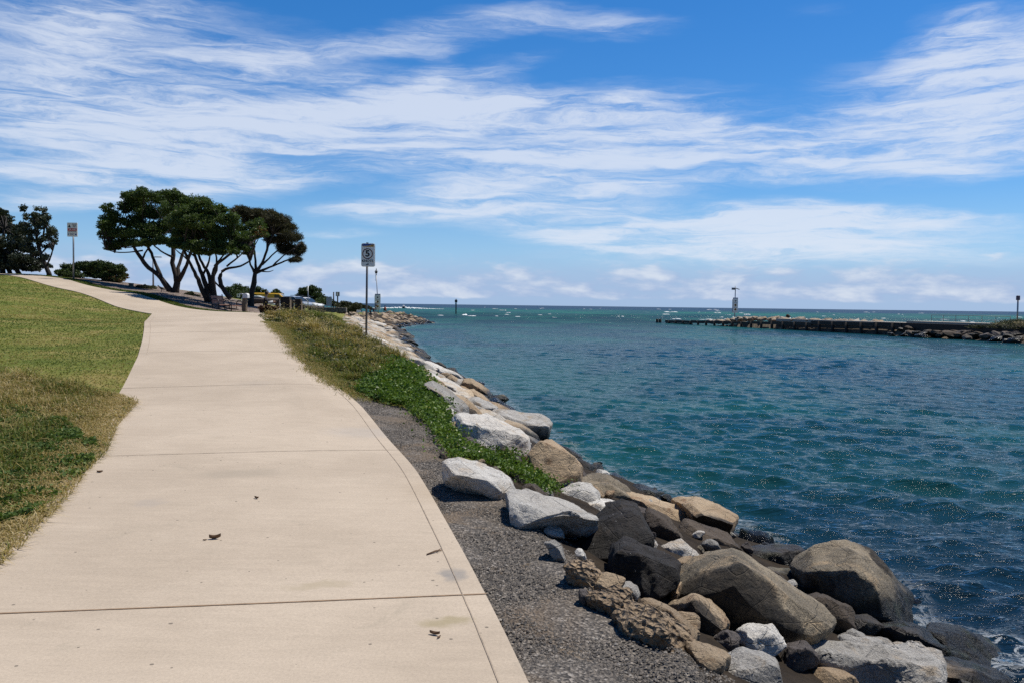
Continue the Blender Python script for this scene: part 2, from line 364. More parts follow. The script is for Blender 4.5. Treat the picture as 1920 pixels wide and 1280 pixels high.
for a in [(-30,68,2.0),(-42,68,2.8),(-20,72,.95),(-14,66,.75),(-28,100,.7),(-45,100,1.2),(-20,100,.55),(-70,100,1.8),(-70,60,4.0),(-60,30,2.2),(-60,5,1.0),(-35,0,.5),(-25,-6,.3),(-70,150,1.0),
          (1.0,14,.03),(-1.0,14,.12),(-2.2,20,.30),(0,20,.08),(-4.5,28,.35),(-2,28,.12),(-5.5,38,.2),(-9,48,.45),(-7.5,48,.12),(-14,65,.3),(-10,65,0),(-16,90,.05),(-14,90,-.05),(-22,130,.05),(-18,150,-.1),(4,20,0),(4,10,0),(0,50,0),(0,90,-.1)]: ctrl.append(a)
K = np.array(ctrl, float)
def tps_u(r2): return np.where(r2 > 1e-9, r2*np.log(np.maximum(r2, 1e-9)), 0)
_n = len(K); _A = np.zeros((_n+3, _n+3))
_d2 = ((K[:, None, :2]-K[None, :, :2])**2).sum(2)
_A[:_n, :_n] = tps_u(_d2) + np.eye(_n)*2.5; _A[:_n, _n] = 1; _A[:_n, _n+1:] = K[:, :2]; _A[_n, :_n] = 1; _A[_n+1:, :_n] = K[:, :2].T
_w = np.linalg.solve(_A, np.concatenate([K[:, 2], np.zeros(3)]))
# upper edge of the rock slope (xe) and waterline (xs) as functions of Y
def z_bank(Y): return np.interp(Y, [0, 12, 20, 30, 45, 60, 100, 150], [0, 0, .08, .15, .1, 0, -.02, -.05])
def curve(pxs, zf):
    q = []
    for px, py in pxs:
        Y = 8.0
        for _ in range(30):
            z = float(zf(Y)) if callable(zf) else zf
            Y = PZ(px, py, z).y*.6+Y*.4
        p = P(px, py, Y); q.append((Y, p.x))
    q.sort(); return np.array(q)
XE = curve([(1430,1400),(1330,1285),(1262,1215),(1120,1120),(1052,1035),(972,962),(930,915),(870,850),(835,800),(775,718),(748,685),(690,640),(652,608),(648,598),(672,590)], z_bank)
XS = curve([(1900,1262),(1744,1178),(1690,1110),(1530,1040),(1400,1002),(1285,930),(1135,888),(1060,835),(965,765),(900,718),(828,692),(785,652),(763,626),(752,616),(784,609)], WATER)
XE = np.vstack([[[-10, XE[0,1]+1.0]], XE, [[125, -21], [146, -19.2], [156, -19]]])
XS = np.vstack([[[-10, XS[0,1]+2.5]], XS, [[140, -13.2], [147, -13.8], [153, -19], [157, -24]]])
def xe(Y): return np.interp(Y, XE[:, 0], XE[:, 1])
def xs(Y): return np.interp(Y, XS[:, 0], XS[:, 1])
def H(x, y):
    x = np.asarray(x, float); y = np.asarray(y, float); sh = np.broadcast(x, y).shape
    X = np.broadcast_to(x, sh).ravel(); Y = np.broadcast_to(y, sh).ravel(); Z = np.empty(len(X))
    for i in range(0, len(X), 20000):
        a = X[i:i+20000]; b = Y[i:i+20000]
        Z[i:i+20000] = tps_u((a[:, None]-K[None, :, 0])**2+(b[:, None]-K[None, :, 1])**2) @ _w[:_n] + _w[_n]+_w[_n+1]*a+_w[_n+2]*b
    e = xe(Y); s = np.maximum(xs(Y), e+.8)
    f = smooth(X-e, -2.2, 0)*smooth(Y, 4, 12); Z = Z*(1-f)+z_bank(Y)*f
    t = (X-e)/(s-e); zz = z_bank(Y)
    drop = np.where(t > 0, zz+(WATER-.1-zz)*np.clip(t, 0, 2.2)**.92, Z)
    Z = np.where(t > 0, np.minimum(drop, zz), Z)
    nose = smooth(Y, 147, 156); Z = Z*(1-nose)-3.2*nose
    west = smooth(-X, 24+0*X, 32)*smooth(Y, 118, 130); Z = Z*(1-west)-3*west
    return np.clip(Z, -3.6, 6).reshape(sh)
def h1(x, y): return float(H(np.array([x]), np.array([y]))[0])
def hit(px, py, y0=2.5, y1=70):
    d = ray(px, py); Y = np.exp(np.linspace(math.log(y0), math.log(y1), 700))
    g = CAM.z+d.z*Y-H(d.x*Y, Y); k = np.where(g < 0)[0]
    i = k[0] if len(k) else len(Y)-1
    if i == 0: Yh = Y[0]
    else: Yh = Y[i-1]+(Y[i]-Y[i-1])*g[i-1]/max(g[i-1]-g[i], 1e-6) if len(k) else Y[-1]
    return CAM + d*float(Yh)
def on(x, y, dz=0.0): return Vector((x, y, h1(x, y)+dz))
def inpoly(X, Y, poly):
    X = np.asarray(X); Y = np.asarray(Y); ins = np.zeros(X.shape, bool); n = len(poly)
    for i in range(n):
        x0, y0 = poly[i]; x1, y1 = poly[(i+1) % n]
        c = ((y0 > Y) != (y1 > Y)); xi = x0+(Y-y0)*(x1-x0)/(y1-y0 if y1 != y0 else 1e-9)
        ins ^= c & (X < xi)
    return ins
def wpoly(pxs): return [tuple(hit(*q)[:2]) for q in pxs]
# --- paths: edges traced where they lie on the terrain
RE = [hit(*q) for q in [(1090,1500),(985,1280),(945,1190),(910,1123),(880,1062),(850,1008),(825,963),(800,918),(775,878),(745,846),(722,820),(699,790),(677,763),(646,737),(618,715),(588,692),(562,665),(542,642),(524,623),(504,606)]]+[P(492,594,29.5), P(495,588,33)]
LE = [hit(*q) for q in [(-700,1500),(-320,1280),(-170,1165),(-60,1075),(20,1000),(95,925),(150,860),(190,795),(222,742),(243,703),(258,672),(267,640),(270,620)]]+[P(271,606,26), P(285,590,31)]
def resample(pts, n):
    a = np.array([p[:2] for p in pts]); s = np.concatenate([[0], np.cumsum(np.hypot(*np.diff(a, axis=0).T))])
    u = np.linspace(0, s[-1], n)
    o = np.stack([np.interp(u, s, a[:, 0]), np.interp(u, s, a[:, 1])], 1)
    for _ in range(3): o[1:-1] = .25*o[:-2]+.5*o[1:-1]+.25*o[2:]
    return o
first = lambda e: [Vector((e[0].x*1.6+.35, -4, 0))]+e
RPa = resample([Vector((1.35, -4, 0))]+RE, 160); LPa = resample([Vector((-1.7, -4, 0))]+LE, 160)
TOPF = [P(560,588,31.5), P(495,588,33), P(420,585.5,34), P(340,576.5,36.5), P(225,547,42), P(100,520,48), P(0,513.5,52), P(-200,504,60)]
BOTF = [P(400,600,27.3), P(285,590,31), P(210,569,35), P(130,545,40), P(60,527,45), P(0,515,49.5), P(-200,508,57)]
TFa = resample(TOPF, 90); BFa = resample(BOTF, 90)
main_poly = [tuple(p) for p in RPa]+[tuple(p) for p in LPa[::-1]]; fork_poly = [tuple(p) for p in TFa]+[tuple(p) for p in BFa[::-1]]
def shrink(poly, d):
    c = np.array(poly); prev = np.roll(c, 1, 0); nxt = np.roll(c, -1, 0); t = nxt-prev; nrm = np.stack([-t[:, 1], t[:, 0]], 1)/np.maximum(np.hypot(t[:, 0], t[:, 1]), 1e-6)[:, None]
    area = .5*np.sum(c[:, 0]*nxt[:, 1]-nxt[:, 0]*c[:, 1]); return [tuple(q) for q in c+nrm*d*(1 if area > 0 else -1)]
main_in, fork_in = shrink(main_poly, .22), shrink(fork_poly, .3)

# --- vegetation zones (outlines taken where they lie on the ground)
creep_poly = wpoly([(668,740),(690,702),(720,680),(765,688),(792,705),(800,722),(835,775),(855,800),(862,845),(930,862),(1000,885),(1048,935),(1020,938),(975,905),(905,872),(850,868),(822,835),(805,800),(760,765),(700,752)])
tuss_poly = wpoly([(484,594),(520,583),(600,588),(652,600),(690,642),(742,672),(775,700),(720,692),(690,712),(668,742),(640,728),(600,697),(575,690),(572,672),(548,640),(520,612)])
green_poly = wpoly([(588,600),(640,590),(690,642),(775,705),(720,690),(660,670),(610,640)])
verge_poly = [tuple(p) for p in wpoly([(-250,1290),(-120,1160),(0,1072),(60,1010),(110,958),(165,888),(200,850),(222,800),(258,757),(225,742),(120,720),(0,700),(-300,690),(-700,800),(-700,1100)])]
clover_poly = wpoly([(-120,770),(0,765),(60,775),(130,800),(190,845),(170,880),(120,930),(60,975),(0,990),(-200,1050),(-300,900)])
xs_g = np.unique(np.concatenate([np.linspace(-90, -30, 41), np.linspace(-30, -9, 64), np.linspace(-9, 7, 130), np.linspace(7, 14, 20)]))
ys_g = np.unique(np.concatenate([np.linspace(-12, 2, 20), np.linspace(2, 30, 210), np.linspace(30, 60, 90), np.linspace(60, 170, 90)]))
GX, GY = np.meshgrid(xs_g, ys_g); GZ = H(GX, GY)
inp = inpoly(GX, GY, main_in) | inpoly(GX, GY, fork_in); GZ = GZ-np.where(inp, .12, 0)
fork_y = np.interp(GX, TFa[::-1, 0], TFa[::-1, 1]); 
right_of = GX > np.interp(GY, RPa[:, 1], RPa[:, 0])-.3
gravel = (right_of & (GY < 32)).astype(float)
tuss = inpoly(GX, GY, tuss_poly) | inpoly(GX, GY, creep_poly); gravel = np.where(tuss, gravel*.25, gravel)
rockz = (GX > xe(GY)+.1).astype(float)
mulch = ((GY > fork_y+.9) & (GX < -8.3) & (GY < 54)).astype(float)
for (bx, by) in ():
    pass
nx, ny = len(xs_g), len(ys_g)
idx = np.arange(nx*ny).reshape(ny, nx)
Fq = np.stack([idx[:-1, :-1], idx[:-1, 1:], idx[1:, 1:], idx[1:, :-1]], -1).reshape(-1, 4)
GZ = GZ + np.where(right_of & (GY < 16) & ~inp, (np.sin(GX*5.1+GY*3.7)*np.sin(GY*4.3-GX*2.2))*.012, 0)
gm = mesh_np('ground', np.stack([GX, GY, GZ], -1).reshape(-1, 3), Fq, True, {'gravel': gravel.ravel(), 'rocky': rockz.ravel(), 'mulch': mulch.ravel()})
m, t, b = mat('ground_cover'); p = t.pos()
def lawn_color(t, p):
    n1 = t.noise(t.mapping(p, rot=(0, 0, R(20)), scl=(.55, .9, .3)), .8, 5, .62, .5); n2 = t.noise(p, 9, 4, .7)
    f = t.math('ADD', t.math('MULTIPLY', n1, .75), t.math('MULTIPLY', n2, .25)); return f
lf = lawn_color(t, p)
lc = t.ramp(lf, [(.38,(.095,.130,.022)),(.50,(.155,.165,.036)),(.60,(.24,.20,.068)),(.72,(.31,.245,.11))])
lc = t.mix(1.0, lc, t.ramp(t.noise(p, 38, 3, .8), [(.3,.75),(.7,1.2)]), 'MULTIPLY')
gv = t.vor(t.mapping(p, scl=(1, 1, .4)), 62, 'Color'); gvs = t.sep(gv)[0]
gc = t.ramp(gvs, [(0,(.07,.065,.062)),(.4,(.125,.113,.102)),(.75,(.19,.168,.145)),(1,(.32,.29,.26))])
gc = t.mix(t.math('MULTIPLY', t.step(t.noise(p, 1.1, 5, .65, .6), .48, .66), .6), gc, (.20,.145,.095))
gc = t.mix(t.math('MULTIPLY', t.step(t.noise(p, 3.1, 4, .65, .6), .60, .72), .5), gc, (.26,.18,.10))
mc = t.ramp(t.sep(t.vor(t.mapping(p, scl=(1, 1.4, 1)), 16, 'Color'))[0], [(0,(.055,.04,.034)),(.5,(.15,.115,.095)),(1,(.33,.27,.23))])
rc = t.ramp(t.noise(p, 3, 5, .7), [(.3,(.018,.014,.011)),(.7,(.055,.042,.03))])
nz = t.math('MULTIPLY', t.math('SUBTRACT', t.noise(p, 1.6, 5, .65), .5), .9)
c = t.mix(t.step(t.math('ADD', t.attr('gravel'), nz), .35, .62), lc, gc)
c = t.mix(t.step(t.math('ADD', t.attr('mulch'), t.math('MULTIPLY', nz, .5)), .4, .6), c, mc)
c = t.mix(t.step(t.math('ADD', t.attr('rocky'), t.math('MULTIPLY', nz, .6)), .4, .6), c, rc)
t.set(b.inputs['Base Color'], c); b.inputs['Roughness'].default_value = .95; b.inputs['Specular IOR Level'].default_value = .15
t.set(b.inputs['Normal'], t.bump(t.math('ADD', t.math('MULTIPLY', t.vor(p, 62), t.attr('gravel')), t.noise(p, 24, 5, .7)), .8, .025))
M['ground'] = m
tag(link('ground', gm, m), 'grassy bank and gravel verge sloping down to the water', 'ground', kind='structure')

# --- concrete paths
m, t, b = mat('path_concrete'); p = t.pos()
c = t.mix(t.step(t.noise(p, .5, 5, .6), .35, .65), (.49,.410,.322), (.42,.348,.270))
c = t.mix(1.0, c, t.ramp(t.noise(p, 70, 3, .75), [(.3,.86),(.7,1.08)]), 'MULTIPLY')
c = t.mix(1.0, c, t.ramp(t.noise(t.mapping(p, rot=(0,0,R(14)), scl=(1.2, 7, 1)), 2.0, 5, .7), [(.3,.93),(.7,1.05)]), 'MULTIPLY')
c = t.mix(t.math('MULTIPLY', t.step(t.noise(p, 2.3, 6, .72, 1.0), .58, .74), .45), c, (.30,.26,.20))
pores = t.math('LESS_THAN', t.vor(p, 11, 'Distance'), t.math('MULTIPLY', t.step(t.noise(p, 5.3, 2), .42, .70), .12))
c = t.mix(t.math('MULTIPLY', pores, .75), c, (.10,.085,.07))
c = t.mix(t.math('MULTIPLY', t.math('LESS_THAN', t.vor(p, 34, 'Distance'), .10), .35), c, (.22,.19,.16))
for (px, py, rx, ry, col, f) in [(850,1085,.10,.17,(.24,.225,.21),.85),(842,1176,.20,.09,(.30,.25,.15),.8),(455,893,.55,.25,(.33,.28,.22),.7),(600,1106,.22,.09,(.36,.30,.21),.7),(280,950,.16,.2,(.36,.31,.26),.7),(690,815,.7,.5,(.40,.37,.34),.4),(480,722,.4,.5,(.35,.30,.25),.35)]:
    q = hit(px, py); v = t.mapping(t.vmath('ADD', p, t.vmath('MULTIPLY', t.vmath('SUBTRACT', t.noise(p, 6, 4, col=True), (.5,.5,.5)), (.22,.22,0))), (q.x, q.y, q.z), (0,0,.2), (rx, ry, 5), 'TEXTURE')
    g = t.add('ShaderNodeTexGradient', gradient_type='SPHERICAL'); t.set(g.inputs[0], v)
    c = t.mix(t.math('MULTIPLY', t.math('MULTIPLY', t.step(g.outputs['Fac'], 0, .7), f), t.math('ADD', .4, t.noise(p, 14, 5, .7))), c, col)
t.set(b.inputs['Base Color'], c); b.inputs['Roughness'].default_value = .9; b.inputs['Specular IOR Level'].default_value = .2
t.set(b.inputs['Normal'], t.bump(t.math('ADD', t.noise(p, 130, 3, .8), t.math('MULTIPLY', t.noise(p, 18, 3), .5)), .25, .006))
M['path'] = m
M['joint'] = simple('joint_gap', (.31,.25,.19), .95, var=.35, scale=14)
M['joint_rust'] = simple('joint_filler', (.27,.18,.11), .95, var=.35, scale=14)
def strip(name, A, B, nw, lift=.03, skirt=.15):
    n = len(A); u = np.linspace(0, 1, nw)
    XY = A[:, None, :]*(1-u)[None, :, None]+B[:, None, :]*u[None, :, None]
    Z = H(XY[..., 0], XY[..., 1])+lift; V = np.concatenate([XY, Z[..., None]], -1)
    lo = V[:, [0, -1]].copy(); lo[..., 2] -= skirt
    V = np.concatenate([lo[:, :1], V, lo[:, 1:]], 1); k = nw+2; ii = np.arange(n*k).reshape(n, k)
    F_ = np.stack([ii[:-1, :-1], ii[1:, :-1], ii[1:, 1:], ii[:-1, 1:]], -1).reshape(-1, 4)
    return mesh_np(name, V.reshape(-1, 3), F_[:, ::-1])
path = tag(link('path', strip('path', LPa, RPa, 9), M['path']), 'wide pale concrete footpath running ahead along the shore', 'path', kind='structure')
tag(link('path', strip('branch', TFa, BFa, 7, .026), M['path']), 'narrow concrete side path climbing the grassy rise at left', 'path', kind='structure')
def groove(pts, wd, m, lift=.0335):
    a = np.array([q[:2] for q in pts]); a = resample([Vector((*q, 0)) for q in a], 40)
    d = np.gradient(a, axis=0); nn = np.stack([-d[:, 1], d[:, 0]], 1)/np.hypot(d[:, 0], d[:, 1])[:, None]
    jig = (rng.random((40, 1))*.5+.75)
    l = a+nn*wd/2*jig; r_ = a-nn*wd/2*jig
    V = np.concatenate([np.stack([l[:, 0], l[:, 1], H(l[:, 0], l[:, 1])+lift], 1), np.stack([r_[:, 0], r_[:, 1], H(r_[:, 0], r_[:, 1])+lift], 1)])
    i = np.arange(39); return link('joint', mesh_np('joint', V, np.stack([i, i+40, i+41, i+1], 1)), m, path)
for (a, b2, wd) in [((-260,1170),(912,1123),.013),((160,861),(748,848),.010),((222,731),(640,731),.014),((258,664),(572,664),.016),((268,627),(528,626),.018),((271,606),(503,606),.02)]:
    groove([hit(*a), hit(*b2)], wd, M['joint_rust'] if wd == .013 else M['joint'])
def inset(d):
    o = []
    for k in range(len(RPa)):
        v = RPa[min(k+1, 159)]-RPa[max(k-1, 0)]; v = np.array([-v[1], v[0]]); o.append(RPa[k]+v/np.hypot(*v)*d)
    return np.array(o)
IN = inset(.125)
dL = np.gradient(LPa, axis=0); INL = LPa+np.stack([dL[:, 1], -dL[:, 0]], 1)/np.hypot(*dL.T)[:, None]*.16
for k0, k1, A in ((10, 34, IN), (34, 58, IN), (58, 84, IN), (84, 120, IN), (92, 150, INL)):
    groove([Vector((*A[k], 0)) for k in range(k0, k1+1)], .006, M['joint'])

# --- sea: one sheet from the shore to the horizon, waves modelled while they are large enough to see
az = np.unique(np.concatenate([np.linspace(R(-75), R(-22), 40), np.linspace(R(-22), R(36), 560), np.linspace(R(36), R(85), 60)]))
rr = np.concatenate([np.exp(np.linspace(math.log(4), math.log(330), 1250)), np.exp(np.linspace(math.log(330), math.log(60000), 90))[1:]])
AZg, RRg = np.meshgrid(az, rr); SX = RRg*np.sin(AZg); SY = RRg*np.cos(AZg)
SZ = np.zeros_like(SX); DX = np.zeros_like(SX); DY = np.zeros_like(SX)
spac = np.maximum(RRg*.0036, .02)
wd0 = R(262)
gust = .75+.35*np.sin(SX*.11+SY*.05)*np.sin(SY*.083-SX*.04+1)
for i in range(64):
    lam = math.exp(rng.uniform(math.log(.16), math.log(2.3))); th = wd0+rng.normal(0, .38); k = 2*math.pi/lam
    am = .046*lam/(2*math.pi)*(.85 if lam < .4 else 1.1 if lam < 1.2 else .75); ph = rng.uniform(0, 6.28)
    wgt = smooth(lam/spac, 2.2, 4.5)*am; cx, cy = math.cos(th), math.sin(th)
    a = k*(SX*cx+SY*cy)+ph
    SZ += wgt*np.sin(a); DX += -.9*wgt*np.cos(a)*cx*-1; DY += .9*wgt*np.cos(a)*cy
for lam, am, th in ((9, .10, R(262)), (14, .16, R(268)), (6.5, .07, R(250)), (21, .2, R(272))):
    k = 2*math.pi/lam; wgt = smooth(lam/spac, 2.2, 4.5)*am*smooth(SY, 150, 260)
    SZ += wgt*np.sin(k*(SX*math.cos(th)+SY*math.sin(th))+lam)
SZ = SZ*gust
SH = np.where((SY > 3) & (SY < 150), np.exp(-np.abs(SX-xs(SY)-.05)/(.30+.004*SY)), 0)
nr, na = SX.shape; ii = np.arange(nr*na).reshape(nr, na)
Fs = np.stack([ii[:-1, :-1], ii[1:, :-1], ii[1:, 1:], ii[:-1, 1:]], -1).reshape(-1, 4)
sm = mesh_np('sea', np.stack([SX+DX*gust, SY+DY*gust, WATER+SZ], -1).reshape(-1, 3), Fs[:, ::-1], True, {'shore': SH.ravel()})
m, t, b = mat('sea_water'); p = t.pos(); px_, py_, pz_ = t.sep(p)
dn = t.noise(t.mapping(p, scl=(.02, .008, 0)), 1.0, 4, .6, .4)
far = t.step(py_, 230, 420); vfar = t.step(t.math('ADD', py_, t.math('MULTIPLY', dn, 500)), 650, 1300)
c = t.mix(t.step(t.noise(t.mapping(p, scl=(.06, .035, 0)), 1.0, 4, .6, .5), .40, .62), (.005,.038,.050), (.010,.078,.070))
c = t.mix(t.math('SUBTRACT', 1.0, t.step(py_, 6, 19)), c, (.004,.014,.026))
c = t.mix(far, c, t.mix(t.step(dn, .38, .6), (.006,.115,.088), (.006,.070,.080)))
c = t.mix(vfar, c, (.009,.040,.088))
fo = t.noise(t.mapping(p, scl=(.075, .011, 0)), 1.0, 6, .72, .3)
foam = t.math('MULTIPLY', t.step(fo, .655, .70), t.math('MULTIPLY', t.step(py_, 190, 300), t.math('SUBTRACT', 1.0, t.step(py_, 1400, 2600))))
c = t.mix(foam, c, (.60,.66,.68))
fq = PZ(1850, 1218, WATER); fg = t.add('ShaderNodeTexGradient', gradient_type='SPHERICAL'); t.set(fg.inputs[0], t.mapping(p, tuple(fq), (0, 0, R(-55)), (1.9, .8, 1), 'TEXTURE'))
fl = t.math('ABSOLUTE', t.math('SUBTRACT', t.noise(p, 2.6, 6, .7, 1.2), .5)); fl = t.math('MULTIPLY', t.math('SUBTRACT', 1.0, t.step(fl, .008, .045)), t.step(fg.outputs['Fac'], .05, .5))
sf = t.math('ABSOLUTE', t.math('SUBTRACT', t.noise(p, 3.4, 5, .7, 1.0), .5)); sf = t.math('MULTIPLY', t.math('SUBTRACT', 1.0, t.step(sf, .01, .06)), t.step(t.math('MULTIPLY', t.attr('shore'), t.math('MULTIPLY', t.noise(p, .7, 3), 2.0)), .35, .8)); fl = t.math('MAXIMUM', fl, t.math('MULTIPLY', sf, .45))
c = t.mix(t.math('MULTIPLY', fl, .5), c, (.62,.66,.68))
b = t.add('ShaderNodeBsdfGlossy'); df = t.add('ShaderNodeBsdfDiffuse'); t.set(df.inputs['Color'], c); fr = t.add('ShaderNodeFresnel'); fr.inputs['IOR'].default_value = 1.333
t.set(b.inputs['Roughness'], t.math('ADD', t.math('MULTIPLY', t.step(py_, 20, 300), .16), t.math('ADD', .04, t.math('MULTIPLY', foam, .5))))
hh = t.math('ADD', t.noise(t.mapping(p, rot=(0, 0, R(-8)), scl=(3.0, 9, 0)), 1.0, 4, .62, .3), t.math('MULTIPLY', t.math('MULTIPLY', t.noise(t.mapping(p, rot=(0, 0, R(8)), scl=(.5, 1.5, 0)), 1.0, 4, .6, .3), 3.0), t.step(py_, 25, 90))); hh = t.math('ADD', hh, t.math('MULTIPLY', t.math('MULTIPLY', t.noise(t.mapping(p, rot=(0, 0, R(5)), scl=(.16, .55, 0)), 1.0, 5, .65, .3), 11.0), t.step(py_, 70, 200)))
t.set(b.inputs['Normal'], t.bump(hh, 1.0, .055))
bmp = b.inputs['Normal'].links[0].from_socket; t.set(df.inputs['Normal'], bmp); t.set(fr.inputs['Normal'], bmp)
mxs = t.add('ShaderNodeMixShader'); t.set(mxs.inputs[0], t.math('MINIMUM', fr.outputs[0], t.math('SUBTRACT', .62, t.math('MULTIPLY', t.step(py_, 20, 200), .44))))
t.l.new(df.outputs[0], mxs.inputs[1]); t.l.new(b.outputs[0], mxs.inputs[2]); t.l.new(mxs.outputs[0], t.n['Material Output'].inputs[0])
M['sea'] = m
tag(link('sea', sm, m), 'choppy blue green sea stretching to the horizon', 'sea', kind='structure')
sbm = MB(); sbm.add([(-400,-300,-3.7),(900,-300,-3.7),(900,1200,-3.7),(-400,1200,-3.7)], [(0,1,2,3)])
tag(sbm.build('seabed', simple('seabed_sand', (.10,.10,.07))), 'sandy seabed under the channel', 'seabed', kind='structure')
# ------------------------------------------------------------------ rocks
def hull_rock(name, pts, edge, smooth_it=1, amp=.03, rough=1.0, seed=0, crust=0.0):
    bm = bmesh.new()
    for q in pts: bm.verts.new(q)
    r = bmesh.ops.convex_hull(bm, input=bm.verts[:])
    bmesh.ops.delete(bm, geom=[g for g in set(r['geom_interior']+r['geom_unused']) if isinstance(g, bmesh.types.BMVert)], context='VERTS')
    loose = [v for v in bm.verts if not v.link_faces]; bmesh.ops.delete(bm, geom=loose, context='VERTS')
    for _ in range(9):
        le = [e for e in bm.edges if e.calc_length() > edge]
        if not le: break
        bmesh.ops.subdivide_edges(bm, edges=le, cuts=1); bmesh.ops.triangulate(bm, faces=bm.faces[:])
    bmesh.ops.recalc_face_normals(bm, faces=bm.faces)
    bm.verts.ensure_lookup_table(); bm.verts.index_update()
    V = np.array([v.co[:] for v in bm.verts]); E = np.array([[e.verts[0].index, e.verts[1].index] for e in bm.edges])
    size = float(np.linalg.norm(V.max(0)-V.min(0)))
    deg = np.bincount(E.ravel(), minlength=len(V))[:, None]
    for _ in range(smooth_it):
        S = np.zeros_like(V); np.add.at(S, E[:, 0], V[E[:, 1]]); np.add.at(S, E[:, 1], V[E[:, 0]]); V = V*.45+.55*S/np.maximum(deg, 1)
    rs = np.random.default_rng(seed+900); cV = V.mean(0)
    for _ in range(14 if smooth_it < 3 else 6):
        nn = rs.normal(size=3); nn /= np.linalg.norm(nn); pr = (V-cV)@nn; dd = pr.max()*rs.uniform(.66, .93); o_ = pr > dd
        V[o_] -= nn*(pr[o_]-dd)[:, None]*.9
    for v, q in zip(bm.verts, V): v.co = q
    bm.normal_update(); off = Vector((seed*7.3, seed*3.1, seed*1.7))
    f1, f2 = 2.6/size*1.2, 9.0/size*1.2
    for v in bm.verts:
        q = v.co+off
        d = mnoise.noise(q*f1)*.9*amp*size + mnoise.hetero_terrain(q*f2, .75, 2.1, 5, .3)*.30*rough*amp*size
        st = mnoise.noise(q*f1*1.35+Vector((4, 8, 1)))*3.2; d += amp*size*.42*rough*(math.floor(st)+min(1, (st-math.floor(st))*4))/3.2
        rg = 1-abs(mnoise.noise(q*f1*1.7+Vector((9, 3, 5))))*2; d -= max(0, rg-.86)*.55*amp*size*rough
        if crust: d += (mnoise.cell(q*30)-.5)*crust*.5 + mnoise.turbulence(q*13, 4, False)*crust
        v.co = v.co+v.normal*d
    for f in bm.faces: f.smooth = True
    me = bpy.data.meshes.new(name); bm.to_mesh(me); bm.free()
    if smooth_it < 3: me.set_sharp_from_angle(angle=R(24))
    return me
NR = [0]
def rock(label, kind, outline, ridge, depth=None, group=None, anchor=None, rough=1.25, amp=.026, name='boulder', sm=1, edge=None, yoff=0.0, stain=()):
    """outline / ridge: photo pixels (px, py[, fraction of the rock's depth behind its front]) turned into points at real distances"""
    NR[0] += 1
    xs_ = [q[0] for q in outline]; ys_ = [q[1] for q in outline]; cx = sum(xs_)/len(xs_)
    top, bot = min(ys_), max(ys_)
    a = anchor or (cx, bot-.12*(bot-top))
    Y0 = hit(*a, y0=2.2).y-.05+yoff
    wpx = max(xs_)-min(xs_); wm = wpx*Y0/F
    D = depth if depth else min(max(.62*wm, .25), 1.6)
    ry = [q[1] for q in ridge] or [bot]
    pts = []
    for q in outline:
        if len(q) > 2: k = q[2]
        else:
            # above the nearest ridge point: on the back of the top face; below: tucked under
            rn = min(ridge, key=lambda r: abs(r[0]-q[0])) if ridge else (cx, (top+bot)/2)
            k = .85 if q[1] < rn[1]-2 else .22
        pts.append(P(q[0], q[1], Y0+k*D))
        if k <= .5: pts.append(P(q[0], q[1], Y0+k*D)+Vector((0, D*.6, -.05)))
        else:
            p2 = P(q[0], q[1], Y0+k*D); pts.append(p2+Vector((0, .25*D, -(.3+.3*rng.random())*D)))
    for q in ridge: pts.append(P(q[0], q[1], Y0+(q[2] if len(q) > 2 else 0)*D))
    cen = sum(pts, Vector())/len(pts)
    e = edge or max(.016, Y0*.0038)
    e = max(e, wm/42)
    me = hull_rock(name, [(p-cen)*1.07 for p in pts], e, sm, amp, rough, NR[0], .010 if kind == 'crust' else 0)
    mt = M[kind]
    if stain: mt = rock_mat(*((kind+'_shade_painted',)+ROCK_ARGS[mt.name][1:]), painted_shades=[(tuple(P(sx, sy, Y0+so)), sr) for sx, sy, so, sr in stain])  # own copy of the rock material with shade painted into its colour
    o = link(name, me, mt, loc=cen)
    return tag(o, label, 'rock', group)
G = 'large rocks of the near sea wall'
def rk(label, kind, outline, ridge=(), **k): return rock(label, kind, outline, list(ridge), group=G, **k)
rk('long pale grey slab lying at the edge of the gravel below the creeper', 'pale', [(828,876,.3),(847,864,.8),(877,864,.9),(922,876,.9),(959,893,.9),(975,908,.6),(973,928,.3),(962,955,.1),(931,934,.15),(922,916,.15),(889,901,.15),(847,889,.15)], [(835,882),(889,896),(917,908),(950,909),(972,915,.2)], depth=.75, anchor=(935,935))
rk('broad white grey slab jutting over a dark hollow beside the gravel', 'pale', [(959,952,.15),(973,930,.7),(995,925,.95),(1034,935,1),(1065,947,1),(1105,958,.8),(1113,972,.35),(1100,983,.1),(1070,1012,.5),(1023,1003,.35),(983,983,.15)], [(962,962),(999,987),(1046,990),(1098,982)], depth=1.0, anchor=(1005,1000))
rk('smooth pale slab behind the jutting white slab and left of the black boulder', 'pale', [(1062,948,.5),(1080,938,.8),(1105,930,1),(1160,926,1.1),(1200,944,1),(1212,962,.8),(1195,985,.5),(1120,990,.3),(1085,975,.2)], [(1100,958,.1),(1140,965,.1)], depth=1.0, yoff=.5)
rk('flat cream slab with a square end above the dark wedge stone', 'tan', [(1150,923,.8),(1200,937,1),(1245,943,1),(1280,946,.95),(1296,957,.7),(1311,990,.3),(1262,990,.1),(1240,972,.2),(1215,955,.3)], [(1218,953,.1),(1254,960),(1263,975)], depth=.9, yoff=.7)
rk('tall rough black boulder in the shade behind another black boulder', 'black', [(1079,1045,.2),(1086,1030,.4),(1105,998,.6),(1123,970,.8),(1148,948,.9),(1163,942,.9),(1194,946,.9),(1208,972,.7),(1220,1005,.5),(1230,1030,.3),(1215,1070,.2),(1150,1080,.1)], [(1140,985,.1),(1170,968,.2),(1195,985,.15),(1120,1020)], depth=.95, rough=1.2, amp=.028)
